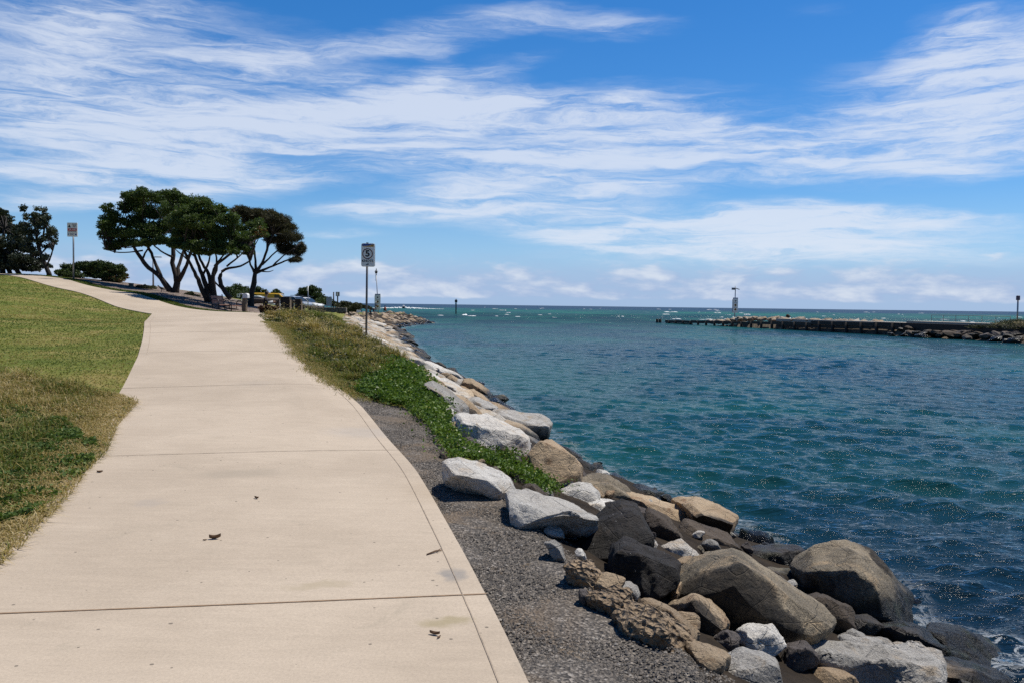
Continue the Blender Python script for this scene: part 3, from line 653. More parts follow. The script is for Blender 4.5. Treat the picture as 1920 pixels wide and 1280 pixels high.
rk('squat black basalt boulder flecked with white beside the tan rubble', 'black', [(1151,1055,.4),(1153,1022,.6),(1173,1006,.7),(1190,1013,.8),(1212,1032,.8),(1258,1037,.8),(1271,1050,.6),(1269,1080,.4),(1260,1131,.15),(1201,1124,.1),(1160,1105,.1),(1152,1085,.3)], [(1165,1045,.1),(1200,1050,.05),(1255,1060,.1),(1180,1090),(1240,1100)], depth=.75, rough=1.2, amp=.028)
rk('dark wedge shaped stone leaning right of the tall black boulder', 'brown', [(1209,967,.6),(1226,954,.8),(1247,963,.9),(1281,1006,.7),(1275,1035,.3),(1235,1036,.2),(1221,1010,.3)], [(1235,965,.3),(1272,1012,.1),(1225,985,.1)], depth=.8, yoff=.5)
rk('wide flat faced brown stone behind the small white stone', 'brown', [(1262,972,.7),(1312,986,.9),(1331,987,.9),(1364,1001,.8),(1391,1032,.4),(1350,1048,.1),(1300,1040,.1),(1280,1008,.2)], [(1290,985,.35),(1340,1005,.25),(1370,1025,.1)], depth=.8, yoff=.6)
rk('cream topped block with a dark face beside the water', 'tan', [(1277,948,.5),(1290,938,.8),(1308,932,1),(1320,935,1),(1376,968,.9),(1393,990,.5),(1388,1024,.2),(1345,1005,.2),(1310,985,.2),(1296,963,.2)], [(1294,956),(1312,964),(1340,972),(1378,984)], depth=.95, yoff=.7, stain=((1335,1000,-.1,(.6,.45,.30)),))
rk('low wet black stone at the waterline right of the cream topped block', 'wet', [(1390,992,.6),(1420,998,.8),(1434,997,.9),(1460,1016,.6),(1440,1030,.2),(1400,1030,.1)], [(1420,1012,.1)], yoff=.6)
rk('rounded violet grey boulder between two huge dark boulders', 'violet', [(1400,1036,.5),(1434,1020,.8),(1465,1016,1),(1500,1024,.9),(1524,1040,.6),(1510,1060,.3),(1486,1075,.1),(1434,1078,.1),(1406,1052,.2)], [(1440,1036,.15),(1480,1036,.15)], sm=3, yoff=.4)
rk('small white grey stone with a flat top beside the huge dark boulder', 'pale', [(1237,1031,.4),(1247,1020,.7),(1277,1008,.9),(1294,1012,.9),(1316,1034,.5),(1303,1047,.2),(1272,1054,.1),(1243,1046,.15)], [(1260,1029,.05),(1274,1039),(1300,1044,.1)], yoff=.25)
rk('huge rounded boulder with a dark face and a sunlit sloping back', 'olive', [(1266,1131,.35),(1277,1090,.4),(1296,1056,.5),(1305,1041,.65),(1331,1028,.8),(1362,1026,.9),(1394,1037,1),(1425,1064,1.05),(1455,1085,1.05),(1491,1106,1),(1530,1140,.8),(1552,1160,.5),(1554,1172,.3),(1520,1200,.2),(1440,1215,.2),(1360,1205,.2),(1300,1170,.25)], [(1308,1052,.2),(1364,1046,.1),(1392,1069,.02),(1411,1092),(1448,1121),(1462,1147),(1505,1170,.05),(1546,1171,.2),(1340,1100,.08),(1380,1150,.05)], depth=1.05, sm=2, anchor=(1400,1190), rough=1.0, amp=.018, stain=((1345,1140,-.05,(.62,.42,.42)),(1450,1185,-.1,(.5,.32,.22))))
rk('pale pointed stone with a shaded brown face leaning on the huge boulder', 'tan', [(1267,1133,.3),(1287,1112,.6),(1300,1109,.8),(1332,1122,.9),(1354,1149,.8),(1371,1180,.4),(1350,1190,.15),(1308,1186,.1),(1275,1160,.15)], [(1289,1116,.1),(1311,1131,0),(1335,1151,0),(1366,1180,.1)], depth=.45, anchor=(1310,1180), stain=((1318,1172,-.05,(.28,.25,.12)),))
rk('grey rounded stone tucked behind the sunlit back of the huge boulder', 'olive', [(1430,1066,.4),(1448,1062,.7),(1481,1066,.8),(1491,1079,.6),(1487,1095,.3),(1460,1100,.1),(1438,1085,.1)], [(1460,1074,.1)], sm=3, yoff=.5)
rk('grey brown five sided block in front of the tan patched boulder', 'violet', [(1489,1094,.4),(1516,1077,.7),(1533,1070,.9),(1545,1073,.9),(1555,1110,.4),(1550,1122,.1),(1506,1120,.1)], [(1512,1088,.15),(1538,1084,.1)], yoff=.35)
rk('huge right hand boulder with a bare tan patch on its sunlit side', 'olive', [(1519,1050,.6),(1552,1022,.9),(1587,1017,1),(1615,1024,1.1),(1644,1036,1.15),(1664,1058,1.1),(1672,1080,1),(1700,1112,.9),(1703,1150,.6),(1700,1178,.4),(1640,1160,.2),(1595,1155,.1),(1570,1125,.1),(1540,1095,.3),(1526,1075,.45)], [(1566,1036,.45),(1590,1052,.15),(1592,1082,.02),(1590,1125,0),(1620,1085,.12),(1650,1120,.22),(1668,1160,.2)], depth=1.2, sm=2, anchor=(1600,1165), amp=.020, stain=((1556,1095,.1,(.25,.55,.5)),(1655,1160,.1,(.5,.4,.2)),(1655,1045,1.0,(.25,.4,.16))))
rk('black wet stone in the wash right of the tan patched boulder', 'wet', [(1698,1112,.7),(1725,1115,.9),(1733,1142,.8),(1745,1174,.5),(1738,1188,.2),(1708,1185,.1)], [(1712,1140,.1)], yoff=.5)
rk('dark ridged stone between the huge boulder and the tan patched boulder', 'brown', [(1498,1122,.6),(1530,1112,.8),(1552,1110,.9),(1574,1123,.8),(1596,1142,.6),(1600,1182,.2),(1573,1192,.1),(1546,1160,.15),(1515,1135,.2)], [(1530,1122,.3),(1560,1128,.2),(1575,1160,.05)], depth=.55, rough=1.5)
rk('small dark brown stone under the tan patched boulder', 'brown', [(1597,1155,.5),(1620,1154,.8),(1645,1156,.8),(1656,1172,.5),(1630,1196,.2),(1604,1195,.1)], [(1620,1165,.1)], depth=.4)
rk('light grey knobbly stone below the dark face of the huge boulder', 'pale', [(1392,1186,.4),(1400,1172,.7),(1425,1168,.9),(1448,1170,.9),(1454,1192,.7),(1470,1208,.5),(1467,1230,.2),(1430,1234,.1),(1397,1218,.1)], [(1405,1186,.1),(1440,1182,.15),(1455,1205,.1)], depth=.36, rough=1.5, anchor=(1430,1228))
rk('brown grey lump beside the pitted grey boulder at the bottom', 'violet', [(1480,1222,.5),(1508,1205,.8),(1525,1207,.9),(1540,1222,.7),(1530,1250,.3),(1503,1270,.1),(1476,1262,.15)], [(1500,1222,.15),(1522,1226,.1)], depth=.4, rough=1.3)
rk('smooth grey boulder cut by the bottom edge below the ridged dark stone', 'grey', [(1338,1268,.3),(1358,1237,.6),(1394,1222,.85),(1430,1227,.95),(1456,1238,.9),(1474,1256,.6),(1478,1310,.2),(1400,1330,.1),(1335,1310,.1)], [(1365,1250,.15),(1410,1240,.2),(1450,1256,.15)], depth=.5, anchor=(1410,1290))
rk('large pitted grey boulder at the bottom with a crumbling layered face', 'grey', [(1498,1268,.4),(1515,1240,.55),(1546,1213,.75),(1580,1216,.85),(1617,1222,.95),(1657,1214,1.05),(1700,1212,1.1),(1740,1222,1),(1756,1248,.7),(1758,1300,.3),(1700,1350,.1),(1560,1350,0),(1495,1320,.1)], [(1530,1252,.2),(1560,1240,.15),(1620,1250,.12),(1680,1250,.15),(1735,1252,.2),(1600,1290,.02)], depth=1.0, rough=2.0, amp=.028, anchor=(1620,1300))
rk('flat pale slab end wedged above the pitted grey boulder', 'grey', [(1573,1190,.5),(1600,1189,.8),(1640,1196,.9),(1690,1206,.8),(1670,1226,.2),(1610,1224,.1),(1576,1214,.1)], [(1590,1200,.1),(1640,1210,.1)], depth=.45)
rk('long grey ridged stone running down to the water behind the pitted boulder', 'violet', [(1628,1190,.4),(1665,1170,.8),(1700,1173,1),(1725,1180,1),(1749,1194,.9),(1785,1213,.8),(1828,1243,.4),(1790,1250,.15),(1740,1235,.1),(1690,1212,.1)], [(1670,1185,.2),(1720,1196,.15),(1770,1222,.1)], depth=.7, rough=1.5, anchor=(1740,1235))
rk('dark brown rounded stone at the water on the far right', 'brown', [(1745,1186,.5),(1779,1175,.8),(1812,1181,.95),(1845,1195,.95),(1866,1212,.8),(1884,1240,.5),(1884,1266,.2),(1845,1268,.1),(1790,1225,.1)], [(1790,1192,.3),(1840,1220,.2),(1860,1250,.1)], depth=.75, sm=3, anchor=(1840,1262))
rk('yellowish speckled stone at the bottom right corner of the rocks', 'tan', [(1752,1244,.4),(1785,1238,.8),(1822,1243,.9),(1860,1252,.9),(1888,1276,.6),(1900,1310,.3),(1820,1340,.1),(1750,1310,.1)], [(1780,1256,.2),(1830,1266,.15),(1870,1290,.1)], depth=.6, anchor=(1830,1300))
rk('knobbly tan rubble lump at the edge of the gravel under the black boulder', 'crust', [(1058,1064,.3),(1072,1050,.6),(1103,1050,.8),(1120,1063,.8),(1134,1082,.6),(1130,1094,.2),(1103,1108,.1),(1072,1090,.1)], [(1075,1066,.15),(1105,1070,.15),(1120,1086,.1)], depth=.35, rough=3)
rk('long crumbling tan rubble ridge left of the round grey cobble', 'crust', [(1101,1124,.3),(1115,1108,.6),(1131,1098,.8),(1166,1093,.9),(1185,1112,.8),(1178,1155,.3),(1157,1164,.1),(1125,1146,.1)], [(1125,1118,.2),(1150,1112,.2),(1165,1135,.1)], depth=.35, rough=3)
rk('round grey cobble set in the tan rubble ridge', 'grey', [(1153,1102,.4),(1166,1092,.7),(1182,1088,.9),(1195,1096,.8),(1200,1115,.4),(1190,1126,.2),(1166,1122,.1)], [(1168,1104,.1),(1186,1106,.1)], sm=3, depth=.22)
rk('largest mound of knobbly tan rubble beside the gravel', 'crust', [(1168,1146,.5),(1190,1134,.8),(1230,1132,.9),(1262,1150,.9),(1285,1180,.8),(1304,1214,.5),(1292,1236,.15),(1232,1222,.05),(1190,1190,.05),(1170,1168,.2)], [(1200,1155,.2),(1240,1175,.15),(1270,1205,.1)], depth=.5, rough=3, anchor=(1240,1210))
rk('smooth cream stone partly buried by the largest rubble mound', 'tan', [(1195,1127,.6),(1225,1126,.8),(1262,1136,1),(1286,1154,.9),(1306,1184,.6),(1295,1200,.2),(1255,1180,.1),(1215,1150,.2)], [(1250,1150,.25),(1280,1178,.15)], depth=.45)
rk('thin pale sliver of stone upright between black boulder and huge boulder', 'tan', [(1266,1080,.8),(1278,1091,.7),(1272,1115,.4),(1264,1136,.2),(1258,1130,.2),(1262,1100,.3)], [(1268,1108,.1)], depth=.25)
rk('small dark finely ridged stone below the pale pointed stone', 'violet', [(1347,1198,.4),(1358,1180,.7),(1381,1181,.8),(1390,1196,.6),(1377,1226,.2),(1354,1222,.1)], [(1366,1194,.1),(1378,1204,.1)], depth=.25, rough=2)
rk('low flat tan stone under the small dark ridged stone', 'tan', [(1298,1212,.5),(1330,1207,.8),(1372,1226,.8),(1352,1256,.3),(1326,1260,.1),(1296,1236,.1)], [(1325,1222,.25),(1350,1238,.1)], depth=.35)
rk('pale half buried stone at the rim of the gravel near the dark hollow', 'grey', [(1022,1013,.5),(1042,1014,.8),(1056,1028,.8),(1063,1042,.6),(1060,1058,.1),(1042,1048,.05)], [(1045,1030,.15)], depth=.2)
rk('small blue grey flat stone in the gravel beside the rubble lump', 'violet', [(1085,1104,.4),(1103,1107,.8),(1104,1130,.4),(1098,1138,.1),(1088,1120,.1)], [(1097,1116,.1)], depth=.15)
# the middle part of the slope
rk('big white grey boulder with an overhanging shaded edge beside the creeper', 'pale', [(853,776,.6),(870,766,.9),(889,766,1),(954,795,1.05),(985,819,.7),(980,835,.3),(938,845,.2),(911,851,.15),(878,840,.15),(872,810,.2)], [(876,822),(911,823),(938,833),(976,831,.1),(865,795,.2)], depth=1.35, anchor=(905,850))
rk('long grey shadowed slab between the big white boulder and the water', 'grey', [(908,770,.5),(935,767,.8),(960,770,.95),(995,780,1),(1019,778,1),(1040,796,.8),(1042,822,.4),(1033,828,.2),(984,822,.1),(955,798,.15)], [(960,785,.25),(1000,797,.15),(1024,800,.2)], depth=1.0, yoff=.9)
rk('small upright grey block at the water end of the long grey slab', 'grey', [(1041,810,.5),(1060,809,.8),(1061,837,.3),(1042,830,.1)], [(1048,816,.15)], depth=.4, yoff=1.2)
rk('big tan boulder with an orange brown patch on its face', 'tan', [(973,834,.4),(985,824,.7),(1000,818,.9),(1025,822,1),(1073,841,1),(1089,856,.8),(1085,886,.4),(1066,905,.2),(1046,917,.15),(1010,890,.15),(990,870,.2),(978,855,.25)], [(1000,845,.2),(1035,842,.22),(1068,858,.15),(1010,868,.05),(1050,890,.03)], depth=1.1, anchor=(1035,912), amp=.015)
rk('small grey stone wedged between the big white and big tan boulders', 'grey', [(922,852,.4),(940,842,.7),(960,836,.9),(977,840,.8),(981,862,.3),(955,866,.1)], [(950,850,.1)], yoff=.2)
rk('small orange tinted stone peeping above the creeper', 'tan', [(934,862,.5),(958,856,.9),(975,860,.9),(986,869,.6),(965,878,.1),(940,874,.1)], [(960,866,.2)], depth=.4)
rk('white stone half covered by creeper below the big white boulder', 'pale', [(858,834,.6),(876,828,.9),(904,850,.7),(895,862,.2),(872,855,.1)], [(878,845,.2)], depth=.5)
rk('tan stone edging the creeper left of the big white boulder', 'tan', [(844,796,.6),(853,788,.9),(866,800,.9),(879,822,.6),(874,834,.2),(856,818,.1)], [(862,810,.15)], depth=.6)
rk('rounded white stone above the creeper upslope of the big white boulder', 'pale', [(829,770,.5),(843,765,.8),(855,776,.8),(851,790,.2),(836,782,.1)], [(842,776,.1)], sm=3, depth=.5)
rk('broad speckled grey slab upslope beside the creeper top', 'grey', [(792,722,.5),(813,713,.9),(841,728,1),(874,762,.8),(852,772,.2),(828,768,.1),(808,745,.15)], [(815,735,.15),(845,757,.1)], depth=1.2)
rk('long tan slab between the speckled grey slab and a ridged stone', 'tan', [(838,731,.6),(862,742,1),(887,764,.8),(880,772,.3),(862,762,.1)], [(862,752,.2)], depth=1.0, yoff=.4)
rk('ridged grey brown stone in the middle of the rock slope', 'grey', [(876,753,.5),(889,740,.9),(908,750,1),(934,764,.8),(912,778,.2),(888,768,.1)], [(895,757,.15),(914,765,.1)], yoff=.6, depth=.9)
rk('cream slab just upslope of the brown hump at the water', 'tan', [(874,734,.6),(889,728,.9),(906,741,1),(929,764,.6),(914,764,.2),(890,748,.1)], [(897,744,.2)], yoff=1.3, depth=.9)
rk('brown humped boulder standing above the water halfway along', 'tan', [(861,713,.4),(880,706,.8),(896,717,.9),(922,739,.7),(920,751,.3),(903,742,.15),(868,726,.15)], [(885,718,.1),(905,733,.1)], yoff=1.6, depth=1.3)
rk('pointed cream slab upslope of the brown humped boulder', 'tan', [(839,702,.6),(847,698,.9),(860,711,.8),(860,721,.2),(845,714,.1)], [(850,709,.15)], yoff=1.4, depth=.9)
rk('round backed brown boulder low on the slope right of the white stone', 'olive', [(1058,910,.3),(1077,895,.6),(1100,891,.9),(1128,890,1),(1160,901,.9),(1180,918,.7),(1190,938,.3),(1150,940,.1),(1100,925,.1)], [(1105,906,.2),(1145,910,.2),(1170,928,.1)], sm=3, yoff=.7, depth=.9)
rk('white topped stone with a tan corner below the big tan boulder', 'pale', [(1044,928,.3),(1065,912,.7),(1086,904,.9),(1106,907,1),(1127,928,.6),(1105,942,.25),(1070,950,.1),(1047,942,.1)], [(1070,928,.1),(1085,922,.15),(1105,926,.15)], yoff=.2, depth=.6)
rk('dark pointed stone at the end of the creeper', 'brown', [(975,920,.4),(992,898,.8),(1010,914,.9),(1027,931,.5),(1010,945,.1),(982,940,.1)], [(998,920,.1)], depth=.4)
rk('dark tan slab at the waterline right of the round backed brown boulder', 'tan', [(1175,910,.5),(1188,906,.9),(1220,913,1),(1250,921,.8),(1248,942,.3),(1215,946,.1),(1190,938,.1)], [(1195,918,.15),(1235,928,.1)], yoff=1.0, depth=.7)
rk('black pointed stone in the water right of the dark tan slab', 'wet', [(1240,936,.4),(1247,920,.7),(1261,914,.9),(1288,936,.6),(1282,946,.2),(1255,948,.1)], [(1258,930,.1)], yoff=1.2, depth=.6)
rk('black shadowed stone right of the big tan boulder', 'black', [(1078,858,.6),(1090,852,.8),(1114,868,.9),(1110,890,.4),(1090,900,.1),(1080,890,.2)], [(1098,876,.15)], yoff=1.2, depth=.7)
rk('small brown stone at the waterline beyond the big tan boulder', 'tan', [(1104,884,.3),(1114,866,.6),(1128,862,.9),(1131,876,.7),(1122,892,.2),(1108,892,.1)], [(1116,878,.1)], yoff=1.6, depth=.5)
rk('low wet black stone awash below the small brown stone', 'wet', [(1132,892,.4),(1152,885,.8),(1182,903,.5),(1170,908,.2),(1145,902,.1)], [(1155,895,.1)], yoff=1.7, depth=.6)
rk('small brown stone in the dry grass tuft at the gravel edge', 'brown', [(824,851,.4),(832,841,.8),(851,855,.6),(843,862,.1),(828,860,.1)], [(836,852,.1)], depth=.25)
# shaded filler stones deep between the named ones, and the long slope and nose beyond
def variant(seed, flat, n=22):
    rs = np.random.default_rng(seed); p = rs.normal(size=(n, 3)); p /= np.linalg.norm(p, axis=1)[:, None]
    p *= (.42+.16*rs.random((n, 1))); p[:, 2] *= flat
    return hull_rock('boulder', [Vector(q) for q in p], .085, 2, .02, 1.2, seed+50)
slabs = [variant(100+i, .50, 18) for i in range(8)]; lumps = [variant(200+i, .8, 20) for i in range(8)]
MERGE = {}
def put(me, kind, x, y, z, s, label, group, rot=None, name='boulder', merge=None):
    if merge:
        from mathutils import Euler
        Mx = np.array(Euler(rot or (0, 0, random.uniform(0, 6.3))).to_matrix()); co = np.empty(len(me.vertices)*3, np.float32); me.vertices.foreach_get('co', co)
        V = (co.reshape(-1, 3)*np.array(s))@Mx.T+np.array([x, y, z]); fi = np.empty(len(me.loops), np.int32); me.loops.foreach_get('vertex_index', fi)
        MERGE.setdefault(merge, []).append((V, fi.reshape(-1, 3), kind)); return
    key = (me.name, kind)
    if key not in put.c:
        c = me.copy(); c.materials.append(M[kind]); put.c[key] = c
    o = bpy.data.objects.new(name, put.c[key]); C.objects.link(o); o.location = (x, y, z); o.scale = s
    o.rotation_euler = rot or (0, 0, random.uniform(0, 6.3)); return tag(o, label, 'rock', group)
put.c = {}
def flush(key, label):
    Vs, Fs_, mi, b0, kinds = [], [], [], 0, []
    for V, f, kd in MERGE.pop(key):
        if kd not in kinds: kinds.append(kd)
        Vs.append(V); Fs_.append(f+b0); mi += [kinds.index(kd)]*len(f); b0 += len(V)
    me = mesh_np('boulders', np.concatenate(Vs), np.concatenate(Fs_), True)
    o = link('boulders', me, [M[k_] for k_ in kinds]); me.polygons.foreach_set('material_index', np.array(mi, np.int32)); tag(o, label, 'rocks', kind='stuff')
def slope_rot(x, y, jit=.12):
    e = .3; n = Vector((h1(x-e, y)-h1(x+e, y), h1(x, y-e)-h1(x, y+e), 2*e)).normalized()
    n = (n+Vector((random.gauss(0, jit), random.gauss(0, jit), 0))).normalized()
    return (n.to_track_quat('Z', 'Y').to_matrix() @ Matrix.Rotation(random.uniform(0, 6.3), 3, 'Z')).to_euler()
GF = 'half hidden stones filling gaps low in the near sea wall'
Yc = 4.2
while Yc < 19:
    a, b2 = float(xe(Yc)), float(xs(Yc))
    for tt in (.16, .38, .60, .84):
        x = a+(b2-a)*(tt+random.uniform(-.05, .05)); y = Yc+random.uniform(-.2, .2); s = random.uniform(.55, .9)*min(1, .75+.02*Yc)
        put(random.choice(lumps), random.choice(['wet', 'brown', 'violet']) if tt > .7 else random.choice(['brown', 'violet', 'tan', 'grey', 'black', 'olive']), x, y, h1(x, y)-.20*s-.03, (s*1.15, s, s*.8), 'half hidden stone filling a shadowed gap among the big near boulders', GF, slope_rot(x, y, .3))
    Yc += .95
GT = 'small stones wedged between the near boulders'
for k in range(110):
    Yc = random.uniform(3.6, 13.5); a, b2 = float(xe(Yc)), float(xs(Yc)); x = a+(b2-a)*random.uniform(.0, .85); s = random.uniform(.10, .26)
    put(random.choice(lumps), random.choice(['grey', 'tan', 'pale', 'violet', 'olive', 'tan']), x, Yc, h1(x, Yc)+.10*s+.04, (s*1.2, s, s*.8), 'small loose stone wedged in a gap between the big near boulders', GT, slope_rot(x, Yc, .4), name='stone')
GS = 'flat stones paving the long sea wall slope'
Yc = 17.0; nS = 0
while Yc < 104:
    a, b2 = float(xe(Yc)), float(xs(Yc)); wdt = b2-a; sz = np.interp(Yc, [17, 40, 100], [1.0, 1.25, 1.9]); nrow = max(3, int(round(wdt/(sz*.72))))
    for i in range(nrow):
        tt = (i+.5)/nrow; x = a+wdt*tt-.15+random.uniform(-.12, .12)*sz; y = Yc+random.uniform(-.3, .3)*sz+(.35 if i % 2 else 0)*sz
        s = sz*random.uniform(.95, 1.4); kind = random.choice(['slab', 'pale', 'slab', 'grey', 'tan']) if tt < .8 else random.choice(['tan', 'wet', 'brown'])
        lab = 'flat pale stone paving the long sea wall slope beyond the creeper' if tt < .8 else 'dark wet stone along the waterline of the long sea wall'
        put(random.choice(slabs), kind, x, y, h1(x, y)-.07*sz, (s*1.15, s, s*.75), lab, GS if tt < .8 else 'wet stones along the foot of the long sea wall', slope_rot(x, y, .10 if tt < .8 else .3), merge='left' if Yc > 44 else None); nS += 1
    Yc += sz*.84
GN = 'tan boulders heaped on the breakwater tip'
for i in range(210):
    y = random.uniform(102, 151); tt = random.uniform(-.25, 1.0)**1.0; a, b2 = float(xe(y)), float(xs(y)); x = a+(b2-a)*tt
    s = random.uniform(.9, 1.7); low = tt > .72
    put(random.choice(lumps), 'wet' if low and random.random() < .7 else random.choice(['nose', 'nose', 'tan', 'brown']), x, y, max(h1(x, y), -1.7)-.12*s, (s*random.uniform(.8, 1.3), s, s*random.uniform(.6, .95)), '', GN, (random.uniform(-.6,.6), random.uniform(-.6,.6), random.uniform(0,6.3)), merge='left')
flush('left', 'mass of small distant stones on the far slope and tip of the left breakwater')
# pebbles and grit of the gravel verge
nP = 34000
yy = 3.1+ (13-3.1)*rng.random(nP)**1.5; xr = np.interp(yy, RPa[:, 1], RPa[:, 0]); xx = xr+.02+(xe(yy)-xr+.25)*rng.random(nP)
cgp = np.array(creep_poly); keep = ~inpoly(xx, yy, creep_poly); xx, yy = xx[keep], yy[keep]; nP = len(xx)
zz = H(xx, yy); s = .0035+.008*rng.random(nP)**3.5
oct_ = np.array([(1,0,0),(-1,0,0),(0,1,0),(0,-1,0),(0,0,1),(0,0,-1)], float)
Pv = oct_[None]*s[:, None, None]*(.6+.8*rng.random((nP, 6, 1))); Pv[..., 2] *= .7
an = rng.random(nP)*6.3; ca, sa = np.cos(an)[:, None], np.sin(an)[:, None]
Pv = np.stack([Pv[..., 0]*ca-Pv[..., 1]*sa, Pv[..., 0]*sa+Pv[..., 1]*ca, Pv[..., 2]], -1)+np.stack([xx, yy, zz+.003], 1)[:, None, :]
of = np.array([(0,2,4),(2,1,4),(1,3,4),(3,0,4),(2,0,5),(1,2,5),(3,1,5),(0,3,5)])
Pf = (np.arange(nP)[:, None, None]*6+of[None]).reshape(-1, 3)
m, t, b = mat('pebble'); c = t.ramp(t.attr('tint'), [(0,(.06,.056,.054)),(.5,(.135,.122,.108)),(.8,(.20,.17,.14)),(.95,(.25,.215,.18)),(1,(.36,.335,.30))]); t.set(b.inputs['Base Color'], c); b.inputs['Roughness'].default_value = .9
tag(link('gravel', mesh_np('gravel', Pv.reshape(-1, 3), Pf, False, {'tint': np.repeat(rng.random(nP), 6)}), m), 'loose dark gravel between the path and the rocks', 'gravel', kind='stuff')
# ------------------------------------------------------------------ plants
def quads(cen, size, aspect=2.0, up=0.0, rs=rng):
    """leaf rhombs at cen (n,3)"""
    n = len(cen); d = rs.normal(size=(n, 3)); d[:, 2] += up; d /= np.linalg.norm(d, axis=1)[:, None]
    e = rs.normal(size=(n, 3)); e -= d*(e*d).sum(1)[:, None]; e /= np.linalg.norm(e, axis=1)[:, None]
    s = (size*(.65+.7*rs.random(n)))[:, None]; a = d*s; b_ = e*s/aspect
    V = np.stack([cen-a*.5, cen+b_*.5, cen+a*.5, cen-b_*.5], 1).reshape(-1, 3)
    return V, np.arange(n*4).reshape(n, 4)
def clump_pts(clumps, n, shell=.62, rs=rng, flat_bottom=.55):
    vol = np.array([c[1][0]*c[1][2]+c[1][0]*c[1][1] for c in clumps]); pr = vol/vol.sum()
    k = rs.choice(len(clumps), n, p=pr); u = rs.normal(size=(n, 3)); u /= np.linalg.norm(u, axis=1)[:, None]
    u[:, 2] = np.where(u[:, 2] < 0, u[:, 2]*flat_bottom, u[:, 2])
    r = (shell+(1.03-shell)*rs.random(n))[:, None]
    lump = 1+.16*np.sin(u[:, :1]*7+k[:, None]*1.7)*np.sin(u[:, 1:2]*6+k[:, None])+.10*np.sin(u[:, 2:3]*11+k[:, None]*2.1)
    c = np.array([q[0] for q in clumps])[k]; ra = np.array([q[1] for q in clumps])[k]
    return c+u*ra*r*lump, k
def px_clumps(lst, Y, jit=1.0, rs=rng, thick=1.0, extra=1, subs=0):
    out = []
    for cx, cy, rx, ry in lst:
        for e in range(extra):
            y = Y+rs.uniform(-jit, jit); c = P(cx, cy, y); ru = rx*Y/F; rv = ry*Y/F
            rd = thick*(ru+rv)/2; out.append(((c.x, c.y, c.z), (ru*.95, rd*.95, rv*.95)))
            for k in range(subs):
                u = rs.normal(size=3); u[2] = abs(u[2])*.8-.25; u /= np.linalg.norm(u); g = rs.uniform(.32, .60); rm = (ru+rd+rv)/3
                out.append(((c.x+u[0]*ru*.72, c.y+u[1]*rd*.72, c.z+u[2]*rv*.78), (rm*g*1.15, rm*g*1.15, rm*g*.85)))
    return out
def crown(parent, clumps, n, size, m, tint=(0, 1), aspect=1.8, shell=.6, name='crown', hot=None, up=0.0):
    p, k = clump_pts(clumps, n, shell); V, Fc = quads(p, size, aspect, up)
    tt = tint[0]+(tint[1]-tint[0])*np.clip(rng.normal(.5, .18, len(p))+(rng.random(len(clumps))[k]-.5)*.25, 0, .98)
    if hot is not None: tt = np.where(np.isin(k, hot) & (rng.random(len(p)) < .38), .93+.07*rng.random(len(p)), tt)
    return link(name, mesh_np(name, V, Fc, False, {'tint': np.repeat(tt, 4)}), m, parent)
def stem_mesh(stems, Y, seed=0, twigs=None, ntw=0):
    """stems: list of (pixel polyline, base radius px, tip radius px, depth drift)"""
    mb = MB(); rs = np.random.default_rng(seed)
    for pl, r0, r1, dy in stems:
        a = np.array(pl, float); s = np.concatenate([[0], np.cumsum(np.hypot(*np.diff(a, axis=0).T))]); n = max(6, int(s[-1]/7))
        u = np.linspace(0, s[-1], n); X = np.interp(u, s, a[:, 0]); Z = np.interp(u, s, a[:, 1])
        for _ in range(2): X[1:-1] = .25*X[:-2]+.5*X[1:-1]+.25*X[2:]; Z[1:-1] = .25*Z[:-2]+.5*Z[1:-1]+.25*Z[2:]
        f = u/s[-1]; X[1:] += rs.normal(0, .5, n-1)
        pts = [P(x, z, Y+dy*g) for x, z, g in zip(X, Z, f)]
        mb.tube(pts, [max((r0+(r1-r0)*g**.8)*Y/F*(1+.10*math.sin(9*g+seed)), .012) for g in f], 8)
    if twigs:
        tips = [(P(*pl[-1], Y+dy), dy) for pl, r0, r1, dy in stems]; mids = [(P(*pl[len(pl)//2], Y+dy*.6), dy) for pl, r0, r1, dy in stems]
        for i in range(ntw):
            c, r = twigs[rs.integers(len(twigs))]; tgt = Vector(c)+Vector(rs.uniform(-.6, .6, 3)*np.array(r))
            src = min(tips+mids, key=lambda q: (q[0]-tgt).length+rs.uniform(0, .8))[0]
            mid = (src+tgt)/2+Vector((rs.normal(0, .12), rs.normal(0, .12), rs.uniform(-.05, .2)))
            mb.tube([src, src.lerp(mid, .5)+Vector((0, 0, .03)), mid, mid.lerp(tgt, .5), tgt], [.045, .038, .03, .02, .01], 5)
    return mb
def tree(name, label, base, Y, stems, lst, n, size, m, bark, jit=1.0, ntw=40, group='trees on the rise', thick=1.0, extra=1, hot=None, aspect=1.8, shell=.6, up=0.0, tint=(0, .9), subs=7):
    b0 = hit(*base) if False else P(base[0], base[1], Y); root = thing(name, label, 'tree', b0, 0, group); inv = Matrix.Translation(-Vector(b0))
    cl = px_clumps(lst, Y, jit, thick=thick, extra=extra, subs=subs)
    tr = stem_mesh(stems, Y, len(lst), cl, ntw).build('trunk', bark, root, True); tr.matrix_parent_inverse = inv
    cr = crown(root, cl, n, size, m, tint, aspect, shell, hot=hot, up=up); cr.matrix_parent_inverse = inv
    return root, cl
T1 = [((325,552),(312,538),(301,519),(285,506),(272,499),(267,486),(257,475),(250,460)),((301,519),(291,493),(282,470),(268,448)),((328,552),(334,527),(323,498),(325,468),(324,440)),((334,527),(334,503),(343,475),(348,455)),((335,526),(350,499),(354,482),(366,452)),((267,486),(271,474),(282,462)),((323,482),(310,478),(300,468),(290,462)),((268,470),(240,474),(215,474),(200,468)),((272,460),(235,466),(205,458))]
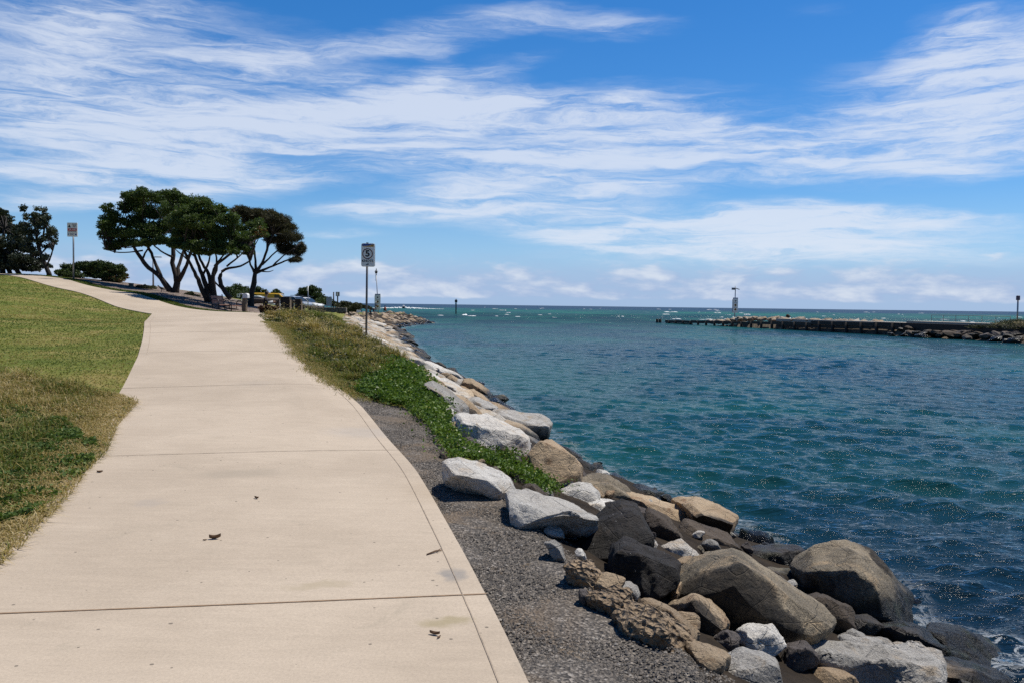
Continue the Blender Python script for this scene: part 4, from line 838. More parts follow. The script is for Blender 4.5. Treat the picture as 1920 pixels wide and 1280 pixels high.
tree('moonah_tree', 'broad coastal tree with forked leaning trunks, nearer the knee high mulch rise', (325,552), 48,
     [(T1[0],6,2.5,-.6),(T1[1],4,2,.5),(T1[2],7,2.4,.3),(T1[3],4.5,2,.9),(T1[4],4.5,2,-.7),(T1[5],2,1.4,-.3),(T1[6],2,1.2,.4),(T1[7],1.5,.8,-.6),(T1[8],1.5,.8,0)],
     [(202,392,12,13),(212,412,24,15),(198,425,17,14),(200,444,18,13),(228,440,26,15),(248,372,22,13),(240,392,18,16),(272,366,24,11),(262,385,26,18),(300,375,24,15),(285,402,32,20),(248,420,24,16),(225,458,30,10),(270,438,34,18),(300,430,28,22),(210,466,18,6),(258,458,26,9),(290,455,28,9),(312,452,24,8),(322,398,26,20)], 100000, .085, M['moonah'], M['bark'], .9, 70, shell=.3)
T2 = [((388,566),(371,524),(354,490),(345,470)),((394,566),(381,520),(366,482),(362,455)),((398,566),(394,516),(377,494),(370,465)),((404,566),(398,520),(402,499),(425,482),(440,470)),((432,560),(423,549),(411,528),(413,511),(423,503),(451,501),(470,488)),((423,549),(400,526)),((396,530),(408,500),(405,478),(400,460)),((402,499),(420,478),(435,462)),((425,500),(445,484),(462,470)),((381,515),(395,488),(392,465))]
tree('moonah_tree', 'many stemmed dense tree with a domed crown standing behind the slatted seat', (396,570), 41,
     [(T2[0],5,2.2,-.4),(T2[1],5.5,2.2,.4),(T2[2],5.5,2,.8),(T2[3],5,1.8,-.6),(T2[4],5,1.4,.3),(T2[5],2,1.5,0),(T2[6],3,1.4,.5),(T2[7],2,1,-.6),(T2[8],2,1,0),(T2[9],2.4,1.2,-.2)],
     [(325,368,26,11),(340,384,28,16),(365,380,28,15),(352,402,32,20),(385,392,26,15),(335,420,30,20),(372,420,34,20),(400,408,28,18),(412,395,18,10),(425,415,24,16),(350,442,34,14),(385,442,34,18),(415,440,30,18),(440,430,22,16),(452,448,24,14),(395,462,30,10),(425,463,28,10),(448,466,22,8),(365,458,28,9),(478,424,20,14),(486,440,16,14),(470,442,16,12),(462,458,18,9),(340,455,22,8),(378,474,20,9),(412,474,18,8),(352,466,18,8),(440,474,14,7),(330,462,16,8),(465,476,12,6)], 100000, .088, M['moonah'], M['bark'], 1.4, 80, hot=tuple(k*8+j for k in (20,22,21) for j in range(0, 8, 2)), shell=.35)
cas = [((469,580),(473,552),(476,530),(478,513)),((478,513),(466,490),(462,470)),((478,513),(480,490),(476,470),(478,450)),((478,513),(491,497),(501,467),(512,440)),((478,513),(495,506),(512,499),(544,486),(562,478)),((491,509),(506,511),(512,507)),((491,497),(515,475),(535,455)),((501,470),(500,440),(495,415)),((512,499),(530,480),(552,466))]
tree('sheoak_tree', 'dark feathery needle leaved tree with one upright trunk, right of the domed tree', (470,580), 46,
     [(cas[0],6.5,4,0),(cas[1],3,1,-.4),(cas[2],3.2,1.2,.4),(cas[3],3.4,1.4,-.3),(cas[4],3,.8,.2),(cas[5],1.6,.5,-.3),(cas[6],2,.8,.5),(cas[7],2,.8,0),(cas[8],1.8,.7,-.4)],
     [(452,398,22,10),(466,402,26,12),(495,402,26,11),(485,415,30,14),(515,412,26,14),(530,428,28,18),(500,432,28,18),(545,446,20,18),(524,450,26,14),(548,472,22,14),(562,470,10,18),(555,488,14,7),(535,466,20,10),(440,396,12,6)], 42000, .30, M['casuarina'], M['bark2'], 1.0, 60, aspect=13, shell=.2, up=-.2, tint=(.1, .95), subs=5)
BK = []
while len(BK) < 85:
    y_ = random.uniform(386, 487); f_ = (y_-386)/100; lo = 38-6*f_ if y_ < 450 else 32+(y_-450)*.7; hi = 84+22*min(1, f_*1.7) if y_ < 470 else 106-(y_-470)*.4
    x_ = random.uniform(lo, hi)
    if y_ < 404 and 50 < x_ < 70: continue
    BK.append((x_, y_))
tree('banksia_tree', 'slender open crowned tree with tufted leaves at the top of the path, left', (93,518), 50,
     [(((93,520),(89,505),(84,492),(76,478),(70,455),(66,425),(60,400)),5,1.2,0),(((84,492),(74,487),(60,482)),2,.8,.3),(((88,500),(94,485),(99,470)),2,.8,-.2),(((72,468),(82,445),(84,420),(80,402)),2.4,1,.3),(((70,455),(55,440),(45,420)),2,.8,-.3)],
     [(x_, y_, random.uniform(5,10), random.uniform(5,10)) for x_, y_ in BK], 10500, .125, M['banksia'], M['bark2'], .7, 50, shell=.1, subs=0)
tree('banksia_tree', 'dense dark tree cut by the left edge of the picture', (12,516), 53,
     [(((5,520),(4,500),(2,470),(8,430)),6,2,0),(((20,518),(14,498),(10,470)),5,2,.3),(((38,518),(28,500),(15,488),(5,470)),5,2,-.3)],
     [(-10,400,16,12),(2,398,10,8),(12,412,16,12),(-15,430,26,20),(10,432,22,16),(28,444,18,14),(0,456,30,18),(30,462,22,14),(48,470,14,10),(10,482,32,14),(40,486,22,12),(62,494,20,10),(20,500,34,10),(60,506,18,7),(84,500,12,8),(38,430,10,10),(-30,470,30,40)], 26000, .16, M['banksia'], M['bark2'], 1.2, 40, tint=(0,.55))
def shrub(label, lst, Y, n, size, m, group='shrubs along the rise and the car park', jit=.8, hot=None, tint=(0,.85), name='shrub', foot=None):
    f = foot or (sum(q[0] for q in lst)/len(lst), max(q[1]+q[3] for q in lst)); b0 = P(*f, Y); root = thing(name, label, 'shrub', b0, 0, group); inv = Matrix.Translation(-Vector(b0))
    cl = px_clumps(lst, Y, jit, subs=6); cr = crown(root, cl, n, size, m, tint, 1.7, .55, name='foliage', hot=hot); cr.matrix_parent_inverse = inv
    mb = MB()
    for i in range(7):
        c, r = cl[i % len(cl)]; mb.tube([Vector(b0)+Vector((random.uniform(-.3,.3),0,-.1)), (Vector(b0)+Vector(c))/2+Vector((random.uniform(-.3,.3),0,0)), Vector(c)], [.05,.04,.015], 5)
    mb.build('stem', M['bark2'], root, True).matrix_parent_inverse = inv; return root
shrub('long low dark green shrub behind the tall parking sign', [(118,513,14,9),(132,506,16,12),(150,502,16,11),(165,504,16,14),(140,518,22,9),(172,515,14,12)], 51, 13000, .11, M['shrub'])
shrub('dark shrub with rusty red leaves on its right side beside the mulch', [(185,502,18,11),(200,500,16,10),(208,512,16,12),(222,508,14,12),(228,520,12,11),(195,518,22,10),(214,526,20,7)], 50, 13000, .11, M['shrub'], hot=tuple(k*7+j for k in (2,4,6) for j in range(7)))
shrub('small grey green bush on the ridge between the tree and the tall pole', [(268,540,14,5),(278,542,16,5),(256,543,8,3)], 49, 3500, .09, M['scrub'])
shrub('tiny bush on the mulch ridge right of the forked tree', [(355,553,10,5),(366,556,10,4)], 46, 1600, .08, M['scrub'])
shrub('rounded green bushes behind the yellow van on the left', [(432,548,10,12),(445,544,14,11),(460,548,14,10),(455,556,24,10),(437,560,14,10),(468,553,10,9)], 118, 9000, .2, M['shrub'], jit=2)
shrub('low green bush above the roof of the yellow van', [(486,548,12,9),(497,550,8,7),(478,552,10,7)], 120, 4000, .2, M['shrub'], jit=1.5)
shrub('small round bush at the front end of the yellow van', [(517,550,9,7),(524,553,7,5)], 120, 2000, .2, M['shrub'], jit=1.5)
shrub('tall dark sloping bush beyond the parked white cars', [(568,547,10,9),(580,546,12,10),(592,550,12,10),(575,560,18,14),(598,560,14,13),(612,566,12,10),(626,571,10,7)], 112, 12000, .2, M['shrub'], jit=2, tint=(0,.6))
shrub('bright green rounded bush in front of the dark sloping bush', [(600,565,10,8),(608,569,9,8),(596,572,9,6)], 100, 3500, .16, M['shrub'], jit=1, tint=(.35,.9))
shrub('long grey olive scrub on the bank before the sea', [(636,574,10,6),(646,570,9,5),(655,573,12,6),(668,575,12,6),(680,576,10,5),(690,578,7,4),(645,580,14,6),(662,582,16,5),(640,586,10,4)], 84, 12000, .13, M['scrub'], jit=2)
shrub('dry red brown bush in front of the seated person', [(492,578,8,5),(505,577,9,5),(515,578,8,4),(500,583,12,4)], 37.5, 2600, .075, M['redbush'], jit=.4)

def scatter(poly, n, wfun=None):
    a = np.array(poly); lo, hi = a.min(0), a.max(0); out = []
    tot = 0
    while tot < n:
        q = lo+(hi-lo)*rng.random((n*3, 2)); q = q[inpoly(q[:, 0], q[:, 1], poly)]
        if wfun is not None: q = q[rng.random(len(q)) < wfun(q[:, 0], q[:, 1])]
        out.append(q); tot += len(q)
        if len(q) == 0: break
    return np.concatenate(out)[:n]
def vnoise(x, y, f, s=0):
    return np.array([mnoise.fractal((a*f+s*13.1, b_*f, s*3.3), 1.0, 2.0, 3) for a, b_ in zip(x.tolist(), y.tolist())])*1.15
def blades(name, xy, h, wd, lean, tint, m, z0=0.0, label=None, cat='grass'):
    n = len(xy); z = H(xy[:, 0], xy[:, 1])+z0; b0 = np.stack([xy[:, 0], xy[:, 1], z], 1)
    an = rng.random(n)*6.283; d = np.stack([np.cos(an), np.sin(an), np.zeros(n)], 1); s = np.stack([-d[:, 1], d[:, 0], np.zeros(n)], 1)
    l = lean*(.3+1.0*rng.random(n)); hh = h*(.5+.8*rng.random(n)); wv = wd*(.7+.6*rng.random(n))
    mid = b0+d*(l*hh*.35)[:, None]+np.array([0,0,1])*(hh*.62)[:, None]; tip = b0+d*(l*hh)[:, None]+np.array([0,0,1])*(hh*np.clip(1-.35*l, .15, 1))[:, None]
    V = np.stack([b0-s*wv[:, None]/2, b0+s*wv[:, None]/2, mid+s*wv[:, None]*.4, tip, mid-s*wv[:, None]*.4], 1).reshape(-1, 3)
    i = np.arange(n)[:, None]*5; F3 = np.concatenate([i+np.array([[0,1,2]]), i+np.array([[0,2,4]]), i+np.array([[4,2,3]])])
    o = link(name, mesh_np(name, V, F3, False, {'tint': np.repeat(np.clip(tint, 0, 1), 5)}), m)
    return tag(o, label, cat, kind='stuff')
lawn_poly = [tuple(p) for p in LPa[::-1] if p[1] > 2]
lawn_poly = [tuple(p) for p in LPa if p[1] > 3]+[tuple(p) for p in BFa[14:]]+[(-45, 50), (-40, 8), (-12, 3)]
q = scatter(lawn_poly, 200000, lambda x, y: np.clip((13/np.hypot(x, y))**1.6, .05, 1))
dq = np.hypot(q[:, 0], q[:, 1]); tt = .40+.34*vnoise(q[:, 0], q[:, 1], .45, 1)+.12*vnoise(q[:, 0], q[:, 1], 2.1, 4)+rng.normal(0, .10, len(q))
blades('lawn', q, .024+.0003*dq, .0035+.0007*dq, 2.2, tt, M['grass'], 0, 'mown lawn of mixed green and straw coloured grass left of the path', 'lawn')
q = scatter(verge_poly, 66000)
cl_ = inpoly(q[:, 0], q[:, 1], clover_poly); q = q[~cl_ | (rng.random(len(q)) < .6)]
tt = .68+.28*vnoise(q[:, 0], q[:, 1], 1.3, 2)+rng.normal(0, .2, len(q))-.18*inpoly(q[:, 0], q[:, 1], clover_poly); hm = .13+.10*vnoise(q[:, 0], q[:, 1], 1.9, 7)
dl = np.abs(q[:, 0]-np.interp(q[:, 1], LPa[:, 1], LPa[:, 0])); hm = hm*np.clip(.35+dl*1.1, .35, 1)
blades('long_grass', q, np.maximum(hm*1.2, .05), .009, 1.35, tt, M['grass'], .0, 'shaggy unmown drying grass along the left edge of the path', 'grass')
q = scatter(verge_poly, 26000, lambda x, y: np.exp(-np.abs(x-np.interp(y, LPa[:, 1], LPa[:, 0]))*2.2))
blades('dry_runners', q, .05, .006, 2.2, .78+rng.normal(0, .12, len(q)), M['grass'], .02, 'flattened straw coloured grass creeping over the left path edge', 'grass')
q = scatter(clover_poly, 46000, lambda x, y: np.clip(.55+1.3*vnoise(x, y, 1.1, 3), .04, 1)); z = H(q[:, 0], q[:, 1]); hgt = .04+.07*np.clip(vnoise(q[:, 0], q[:, 1], 2.6, 3)+.3, 0, 1)
cen = np.stack([q[:, 0], q[:, 1], z+hgt*(.35+.75*rng.random(len(q)))], 1); V, Fc = quads(cen, .036, 1.5, .2)
tag(link('clover', mesh_np('clover', V, Fc, False, {'tint': np.repeat(np.clip(.55+.25*vnoise(q[:, 0], q[:, 1], 2.2, 5)+rng.normal(0, .2, len(q)), 0, 1), 4)}), M['clover']), 'dark green leafy weeds in the long grass at left', 'weeds', kind='stuff')
q = scatter(creep_poly, 80000); z = H(q[:, 0], q[:, 1]); hgt = .10+.09*vnoise(q[:, 0], q[:, 1], 3.2, 5)
js = np.where(rng.random(len(q)) < .12, .13, .03); cen = np.stack([q[:, 0]+rng.normal(0, 1, len(q))*js, q[:, 1]+rng.normal(0, 1, len(q))*js, z+np.maximum(hgt, .03)*(.25+.85*rng.random(len(q)))+.02], 1); V, Fc = quads(cen, .034*np.clip(q[:, 1]/9, .9, 2.2), 1.5, .4)
tag(link('creeper', mesh_np('creeper', V, Fc, False, {'tint': np.repeat(np.clip(.48+.15*vnoise(q[:, 0], q[:, 1], 2, 9)+rng.normal(0, .18, len(q)), 0, 1), 4)}), M['creeper']), 'bright green creeping ground cover spilling over the rocks', 'ground cover', kind='stuff')
q = scatter(tuss_poly, 75000, lambda x, y: np.clip((16/y)**1.3, .1, 1)); rp = np.interp(q[:, 1], RPa[:, 1], RPa[:, 0]); dl = np.clip((q[:, 0]-rp)/1.2, .25, 1)
vn = vnoise(q[:, 0], q[:, 1], 1.1, 6); tt = .41+.30*vn+rng.normal(0, .17, len(q)); hm = (.16+.14*vn)*dl
blades('tussock_grass', q, np.clip(hm, .06, .5), .0045+.0005*q[:, 1], .9, tt, M['grass'], 0, 'tall seeding grass and weeds on the bank right of the path', 'grass')
q = scatter(tuss_poly, 24000, lambda x, y: np.clip(.35+.6*vnoise(x, y, .9, 2), .05, 1)); z = H(q[:, 0], q[:, 1]); dl = np.clip((q[:, 0]-np.interp(q[:, 1], RPa[:, 1], RPa[:, 0]))/1.2, .2, 1)
cen = np.stack([q[:, 0], q[:, 1], z+dl*(.05+.30*rng.random(len(q))*np.clip(.6+vnoise(q[:, 0], q[:, 1], 1.6, 8), .2, 1.2))], 1); V, Fc = quads(cen, .07, 2.2, .5)
tag(link('bank_weeds', mesh_np('weeds', V, Fc, False, {'tint': np.repeat(np.clip(.42+rng.normal(0, .22, len(q)), 0, 1), 4)}), M['scrub']), 'grey green weeds mixed through the tall bank grass', 'weeds', kind='stuff')
tq = scatter(tuss_poly, 260, lambda x, y: np.clip((18/y)**1.0, .1, 1)*np.clip(.5+vnoise(x, y, .7, 3), .15, 1)); tq = tq[tq[:, 0]-np.interp(tq[:, 1], RPa[:, 1], RPa[:, 0]) > .12]
k = np.repeat(np.arange(len(tq)), 130); q = tq[k]+rng.normal(0, .10, (len(k), 2)); tone = (.35+.6*rng.random(len(tq)))[k]; hgt = (.20+.28*rng.random(len(tq)))[k]*np.clip((tq[k, 0]-np.interp(tq[k, 1], RPa[:, 1], RPa[:, 0]))/.9, .45, 1)
blades('grass_tufts', q, hgt, .005+.0005*q[:, 1], 1.0, tone+rng.normal(0, .1, len(k)), M['grass'], 0, 'tall tufts of arching grass standing out of the bank right of the path', 'grass')
kk = (RPa[:, 1] > 9.5) & (RPa[:, 1] < 27); ee = RPa[kk]; k = rng.integers(0, len(ee), 16000); q = ee[k]+np.stack([rng.normal(.05, .13, 16000)+.12*vnoise(ee[k, 0], ee[k, 1], 1.4, 2), rng.uniform(-.15, .15, 16000)], 1)
q = q[q[:, 1] > 12.3+1.2*rng.random(len(q))]
blades('dry_runners', q, .07, .007, 1.8, .62+rng.normal(0, .16, len(q)), M['grass'], .02, 'low ragged grass spilling over the right edge of the path', 'grass')
q = scatter(tuss_poly, 1500); z = H(q[:, 0], q[:, 1]); cen = np.stack([q[:, 0], q[:, 1], z+.28+.22*rng.random(len(q))], 1); V, Fc = quads(cen, .045, 1.6)
tag(link('seed_heads', mesh_np('seeds', V, Fc, False, {'tint': np.repeat(.9+.1*rng.random(len(q)), 4)}), M['grass']), 'pale seed heads and flowers above the bank grass', 'flowers', kind='stuff')
gx = [P(590,588,48), P(640,586,60), P(690,590,60), P(690,640,38), P(640,604,42), P(590,600,36)]
far_poly = [(p.x, p.y) for p in (P(560,588,40), P(600,582,62), P(668,584,86), P(676,592,66), P(652,606,45), P(600,600,36))]
q = scatter(far_poly, 30000); blades('far_grass', q, .22, .02, .9, .32+.2*vnoise(q[:, 0], q[:, 1], .5, 2)+rng.normal(0, .14, len(q)), M['grass'], 0, 'green grass on the bank beside the distant rock slope', 'grass')
edge_f = TFa[6:74]; k = rng.integers(0, len(edge_f)-1, 14000); u = rng.random(14000)[:, None]; q = edge_f[k]*(1-u)+edge_f[k+1]*u; q = q+np.array([.1, 1.0])*rng.random((14000, 1))*.95
blades('edge_grass', q, .06, .03, .7, .25+rng.normal(0, .12, len(q)), M['grass'], 0, 'green strip of grass between the side path and the mulch', 'grass')
# ------------------------------------------------------------------ signs, poles, furniture
def S(px, Y): return px*Y/F                 # photo pixels to metres at a distance
def at(root, mb, name, m, **k): return mb.build(name, m, root, **k)
def panel(mb, x0, x1, z0, z1, y0, y1, r=.04):
    pts = []
    for cx, cz, a0 in ((x1-r, z1-r, 0), (x0+r, z1-r, 90), (x0+r, z0+r, 180), (x1-r, z0+r, 270)):
        for k in range(5): a = R(a0+k*22.5); pts.append((cx+r*math.cos(a), cz+r*math.sin(a)))
    return mb.prism(pts, y0, y1)
# speed sign of the channel
Y = 38.0; b0 = P(686.5, 632, Y); hgt = S(177, Y)
rt = thing('speed_sign', 'tall white 5 knots sign on a dark post beside the rock slope', 'sign', b0-Vector((0,0,.05)), R(6))
mb = MB(); mb.tube([(0,0,-.25),(.035,0,hgt-.02)], .05, 10); at(rt, mb, 'post', M['pole'], smooth=True)
mb = MB(); mb.tube([(.033,0,hgt-.03),(.034,0,hgt+.03)], .055, 10); at(rt, mb, 'post_cap', M['ink'])
pw, ph = S(23.5, Y), S(42.5, Y); zt = hgt-.02; xo = .07
mb = MB(); panel(mb, xo-pw/2, xo+pw/2, zt-ph, zt, -.13, -.055, .07); pn = at(rt, mb, 'sign_panel', M['sign_white'])
mb = MB(); panel(mb, xo-pw/2-.018, xo+pw/2+.035, zt-ph-.012, zt+.012, -.052, -.045, .08); at(rt, mb, 'sign_back', M['white_paint'])
mb = MB(); mb.prism([(xo-pw*.45, zt-.115), (xo-pw*.45, zt-.05), (xo-pw*.36, zt-.02), (xo+pw*.40, zt-.02), (xo+pw*.44, zt-.03), (xo, zt-.10)], -.139, -.133); at(pn, mb, 'blue_band', M['blue_ink'])
mb = MB(); mb.prism([(xo-pw*.43, zt-.135), (xo, zt-.108), (xo+pw*.45, zt-.04), (xo+pw*.45, zt-.15), (xo-pw*.30, zt-.15)], -.139, -.133); at(pn, mb, 'gold_band', M['gold_ink'])
mb = MB(); mb.disc_ring((xo-.015, zt-.47), .205, .245, -.139, -.133, 48, .96); at(pn, mb, 'ring', M['ring'])
text_part('5', .40, M['ink'], pn, (xo-.015, -.137, zt-.47), 'numeral', 1.05, .012)
text_part('KNOTS', .155, M['ink'], pn, (xo-.015, -.137, zt-.80), 'lettering', 1.0, .003)
mb = MB(); mb.box((xo-.02, -.136, zt-.955), (.11, .005, .02)); mb.box((xo-.02, -.136, zt-.955), (.02, .005, .10)); mb.box((xo+.03, -.136, zt-.93), (.03, .005, .03)); mb.box((xo-.06, -.136, zt-.98), (.025, .005, .03)); at(pn, mb, 'emblem', M['ink'])
# parking sign
Y = 47.0; b0 = P(138, 526, Y); hgt = S(108, Y)
rt = thing('parking_sign', 'white sign with a red 24 HR band on a grey pole beside the side path', 'sign', b0-Vector((0,0,.03)))
mb = MB(); mb.tube([(0,0,-.2),(0.02,0,hgt)], .045, 10); at(rt, mb, 'post', M['steel'], smooth=True)
pw, ph = S(19, Y), S(26, Y); zt = hgt
mb = MB(); panel(mb, -pw/2, pw/2, zt-ph, zt, -.09, -.05, .03); pn = at(rt, mb, 'sign_panel', M['sign_white'])
mb = MB(); mb.box((0, -.094, zt-ph*.5), (pw*.86, .006, ph*.20)); at(pn, mb, 'red_band', M['red_ink'])
text_part('24 HR', ph*.20, M['white_paint'], pn, (0, -.098, zt-ph*.5), 'lettering', 1.0, .002)
mb = MB(); mb.prism([(-pw*.40, zt-ph*.30), (-pw*.16, zt-ph*.30), (-pw*.28, zt-ph*.12)], -.096, -.091); mb.box((-pw*.28, -.094, zt-ph*.32), (pw*.3, .005, ph*.03)); at(pn, mb, 'boat_symbol', M['ink'])
for k, wl in enumerate((.42, .36, .30)): mb = MB(); mb.box((pw*.2, -.093, zt-ph*(.12+.09*k)), (pw*wl, .005, ph*.035)); at(pn, mb, 'text_line', M['ink'])
for bx_, bz_, bw_, bh_ in ((0,.66,.8,.03),(-.02,.80,.45,.03),(-.02,.88,.38,.03),(-pw*.4,.84,.06,.12)): mb = MB(); mb.box((bx_, -.093, zt-ph*bz_), (pw*bw_, .005, ph*bh_)); at(pn, mb, 'text_line', M['ink'])
mb = MB(); mb.disc_ring((pw*.35, zt-ph*.84), .0, .05, -.096, -.091, 20); at(pn, mb, 'blue_dot', M['blue_ink'])
# lamp pole behind the forked tree
Y = 52.0; b0 = P(287.5, 544, Y); hgt = S(62, Y)
rt = thing('lamp_pole', 'thin grey lamp pole with a flat arm seen through the forked tree', 'lamp post', b0)
mb = MB(); mb.tube([(0,0,-.3),(0,0,hgt)], [.06,.045], 8); at(rt, mb, 'pole', M['steel'], smooth=True)
mb = MB(); mb.box((.25,0,hgt-.02), (.55,.16,.05)); at(rt, mb, 'lamp_head', M['steel'])
# bird and bollard on the ridge
b0 = P(303, 547.5, 44); rt = thing('bird', 'dark bird standing on the mulch left of the forked trunk', 'bird', b0, R(0))
mb = MB(); secs = []
for x, z, ry, rz in ((-.26,.10,.012,.012),(-.16,.14,.035,.03),(-.06,.17,.06,.065),(.04,.20,.062,.07),(.11,.25,.042,.05),(.15,.30,.036,.042),(.19,.315,.03,.03),(.215,.312,.012,.012),(.26,.305,.003,.004)):
    secs.append([(-x, ry*math.cos(a), z+rz*math.sin(a)) for a in [2*math.pi*k/10 for k in range(10)]])
mb.loft(secs); at(rt, mb, 'body', M['feather'], smooth=True)
mb = MB(); mb.tube([(-.02,.025,.13),(0,.025,0),(-.05,.025,0)], .008, 5); at(rt, mb, 'leg', M['feather'])
mb = MB(); mb.tube([(-.02,-.025,.13),(0,-.025,0),(-.05,-.025,0)], .008, 5); at(rt, mb, 'leg', M['feather'])
b0 = P(246, 541, 48); mb = MB(); mb.box((0,0,.12), (.20,.2,.30)); mb.box((0,0,.285), (.23,.23,.03))
tag(mb.build('bollard', M['timber'], None, loc=b0), 'short square wooden stump on the mulch ridge beside the rusty leaved shrub', 'bollard')
# slatted seat seen from behind, at the foot of the many stemmed tree
Y = 39.5; b0 = P(414, 586, Y); rt = thing('slatted_seat', 'timber slatted seat with black curved arms facing the sea under the tree', 'bench', b0, R(-38))
for k in range(6):
    mb = MB(); f = k/5; mb.box((-.20+.0*f-.16*f, 0, .36+.40*f), (.03, .62, .072), Matrix.Rotation(R(-20), 3, 'Y')); at(rt, mb, 'back_slat', M['timber_red'], bevel=.006)
for k in range(4):
    mb = MB(); mb.box((-.08+.12*k, 0, .36), (.10, .62, .03)); at(rt, mb, 'seat_slat', M['timber_red'], bevel=.006)
for s_ in (-.33, .33):
    mb = MB(); mb.tube([(-.42,s_,.86),(-.2,s_,.35),(-.16,s_,0)], .022, 6); mb.tube([(-.2,s_,.35),(.36,s_,.36)], .022, 6); at(rt, mb, 'frame', M['black_paint'], smooth=True)
    mb = MB(); mb.tube([(-.3,s_,.60),(-.05,s_,.66),(.2,s_,.64),(.34,s_,.54),(.37,s_,.36),(.37,s_,0)], .022, 6); at(rt, mb, 'arm', M['black_paint'], smooth=True)
Y = 41.0; b0 = P(437, 585, Y); rt = thing('slatted_seat', 'lower timber seat with curved black arms right of the slatted back', 'bench', b0, R(-38))
mb = MB(); mb.box((0,0,.30), (.5,.7,.05)); at(rt, mb, 'seat', M['timber_red'])
for s_ in (-.36, .36):
    mb = MB(); mb.tube([(-.24,s_,0),(-.24,s_,.45),(-.12,s_,.56),(.12,s_,.56),(.24,s_,.45),(.24,s_,0)], .022, 6); at(rt, mb, 'arm', M['black_paint'], smooth=True)
# post with white box
Y = 40.0; b0 = P(459, 586, Y); rt = thing('dispenser_post', 'stout timber post carrying a white box at the path end', 'post', b0, R(-12))
mb = MB(); mb.box((0,0,.30), (.20,.17,.78), taper=.92); at(rt, mb, 'post', M['timber'], bevel=.01)
hz = .69; mb = MB(); prof = [(-.10,0),(.17,0),(.17,.16),(.12,.225),(.02,.235),(-.07,.20),(-.10,.12)]
mb.prism([(x+.03, z+hz) for x, z in prof], -.11, .11); at(rt, mb, 'box', M['white_paint'], bevel=.015)
mb = MB(); mb.box((-.17,0,hz+.20), (.15,.16,.035)); at(rt, mb, 'bracket', M['white_paint'])
# rustic rails and stone piers behind
def rail(label, pts, Y0, Y1, h, posts, thick=.11):
    p0 = P(*pts[0], Y0); p1 = P(*pts[1], Y1); rt = thing('rail_fence', label, 'fence', p0, 0, 'low timber rails around the car park'); d = p1-p0
    mb = MB(); mb.tube([(0,0,h),tuple(d+Vector((0,0,h)))], thick, 8); at(rt, mb, 'rail', M['rail_timber'], smooth=True)
    for f in posts:
        mb = MB(); q = d*f; mb.box((q.x, q.y, q.z+(h+.1)/2-.15), (.24, .22, h+.4)); at(rt, mb, 'post', M['rail_timber'], bevel=.02)
rail('dark timber rail running from the seat to the she oak trunk', (404,576), 47, 47, .36, (.02,.32,.68,.98), .075) if False else None
rail('dark timber rail running behind the slatted seat and the white box post', ((402,577),(468,578)), 47, 48, .33, (.02,.5,.98), .085)
rail('dark timber rail between the she oak trunk and the seated person', ((473,577),(522,577)), 49, 49, .40, (.03,.5,.97), .17)
rail('pale grey timber rail between the two dark piers', ((546,579),(558,580)), 52, 52, .45, (.05,.95), .10)
rail('weathered low rail ending at the grey board beside the cars', ((568,580),(606,582)), 62, 66, .22, (.02,.35,.7,.98), .10)
for (px, py, w_, h_, Y, lab) in ((536,580,17,23,47,'broad dark timber pier right of the seated person'),(560,582,11,21,50,'narrow dark timber pier in front of the parked white cars')):
    b0 = P(px, py, Y); rt = thing('timber_pier', lab, 'pier', b0)
    mb = MB(); mb.box((0,0,S(h_,Y)/2-.1), (S(w_,Y),.45,S(h_,Y)+.2)); at(rt, mb, 'shaft', M['timber_dark'], bevel=.03)
    mb = MB(); mb.box((S(w_,Y)*.5+.02,-.1,S(h_,Y)/2-.1), (.05,.30,S(h_,Y)*.8)); at(rt, mb, 'side_board', M['timber'])
b0 = P(608, 584, 60); mb = MB()
for k in range(9): mb.box((-.75+.28*k, random.uniform(-.05,.05), .10+.03*random.random()), (.27,.35,.3+.08*random.random()))
tag(mb.build('stone_wall', M['stone_wall'], None, bevel=.03, loc=b0), 'low wall of rough grey stones at the end of the car park rail', 'wall')
b0 = P(617, 580, 66); rt = thing('notice_board', 'grey upright notice board on two posts at the end of the stone wall', 'board', b0, R(20))
mb = MB(); mb.box((0,0,.62), (.42,.04,.72)); at(rt, mb, 'board', M['steel'])
for s_ in (-.17,.17):
    mb = MB(); mb.box((s_,.04,.45), (.06,.05,1.1)); at(rt, mb, 'post', M['steel'])
b0 = P(672.5, 590, 78); rt = thing('small_sign', 'tiny white square sign on the grass at the top of the slope', 'sign', b0)
mb = MB(); mb.box((0,0,.32), (.40,.03,.26)); at(rt, mb, 'sign_panel', M['white_paint'])
mb = MB(); mb.tube([(0,.03,-.1),(0,.03,.3)], .03, 6); at(rt, mb, 'post', M['pole'])
b0 = P(577.5, 584, 62); hgt = S(47, 62); rt = thing('street_pole', 'slim grey pole with a narrow sign in front of the parked cars', 'pole', b0)
mb = MB(); mb.tube([(0,0,-.1),(0,0,hgt)], .035, 8); at(rt, mb, 'pole', M['steel'], smooth=True)
mb = MB(); mb.box((-.04,-.05,hgt-.18), (.09,.03,.36)); at(rt, mb, 'sign_panel', M['sign_white'])
b0 = P(625.5, 582, 80); hgt = S(34, 80); mb = MB(); mb.tube([(0,0,-.2),(0,0,hgt)], [.07,.06], 8)
tag(mb.build('pole', M['timber_dark'], None, True, loc=b0), 'thin dark bare pole standing right of the dark sloping bush', 'pole')
b0 = P(633, 584, 95); hgt = S(33, 95); rt = thing('channel_sign', 'dark boxed sign on a post above the olive scrub', 'sign', b0)
mb = MB(); mb.tube([(0,0,-.4),(0,0,hgt)], .08, 8); at(rt, mb, 'post', M['timber_dark'], smooth=True)
mb = MB(); mb.box((.02,-.05,hgt-.05), (S(6.5,95),.3,S(8,95))); bx = at(rt, mb, 'sign_box', M['pole'])
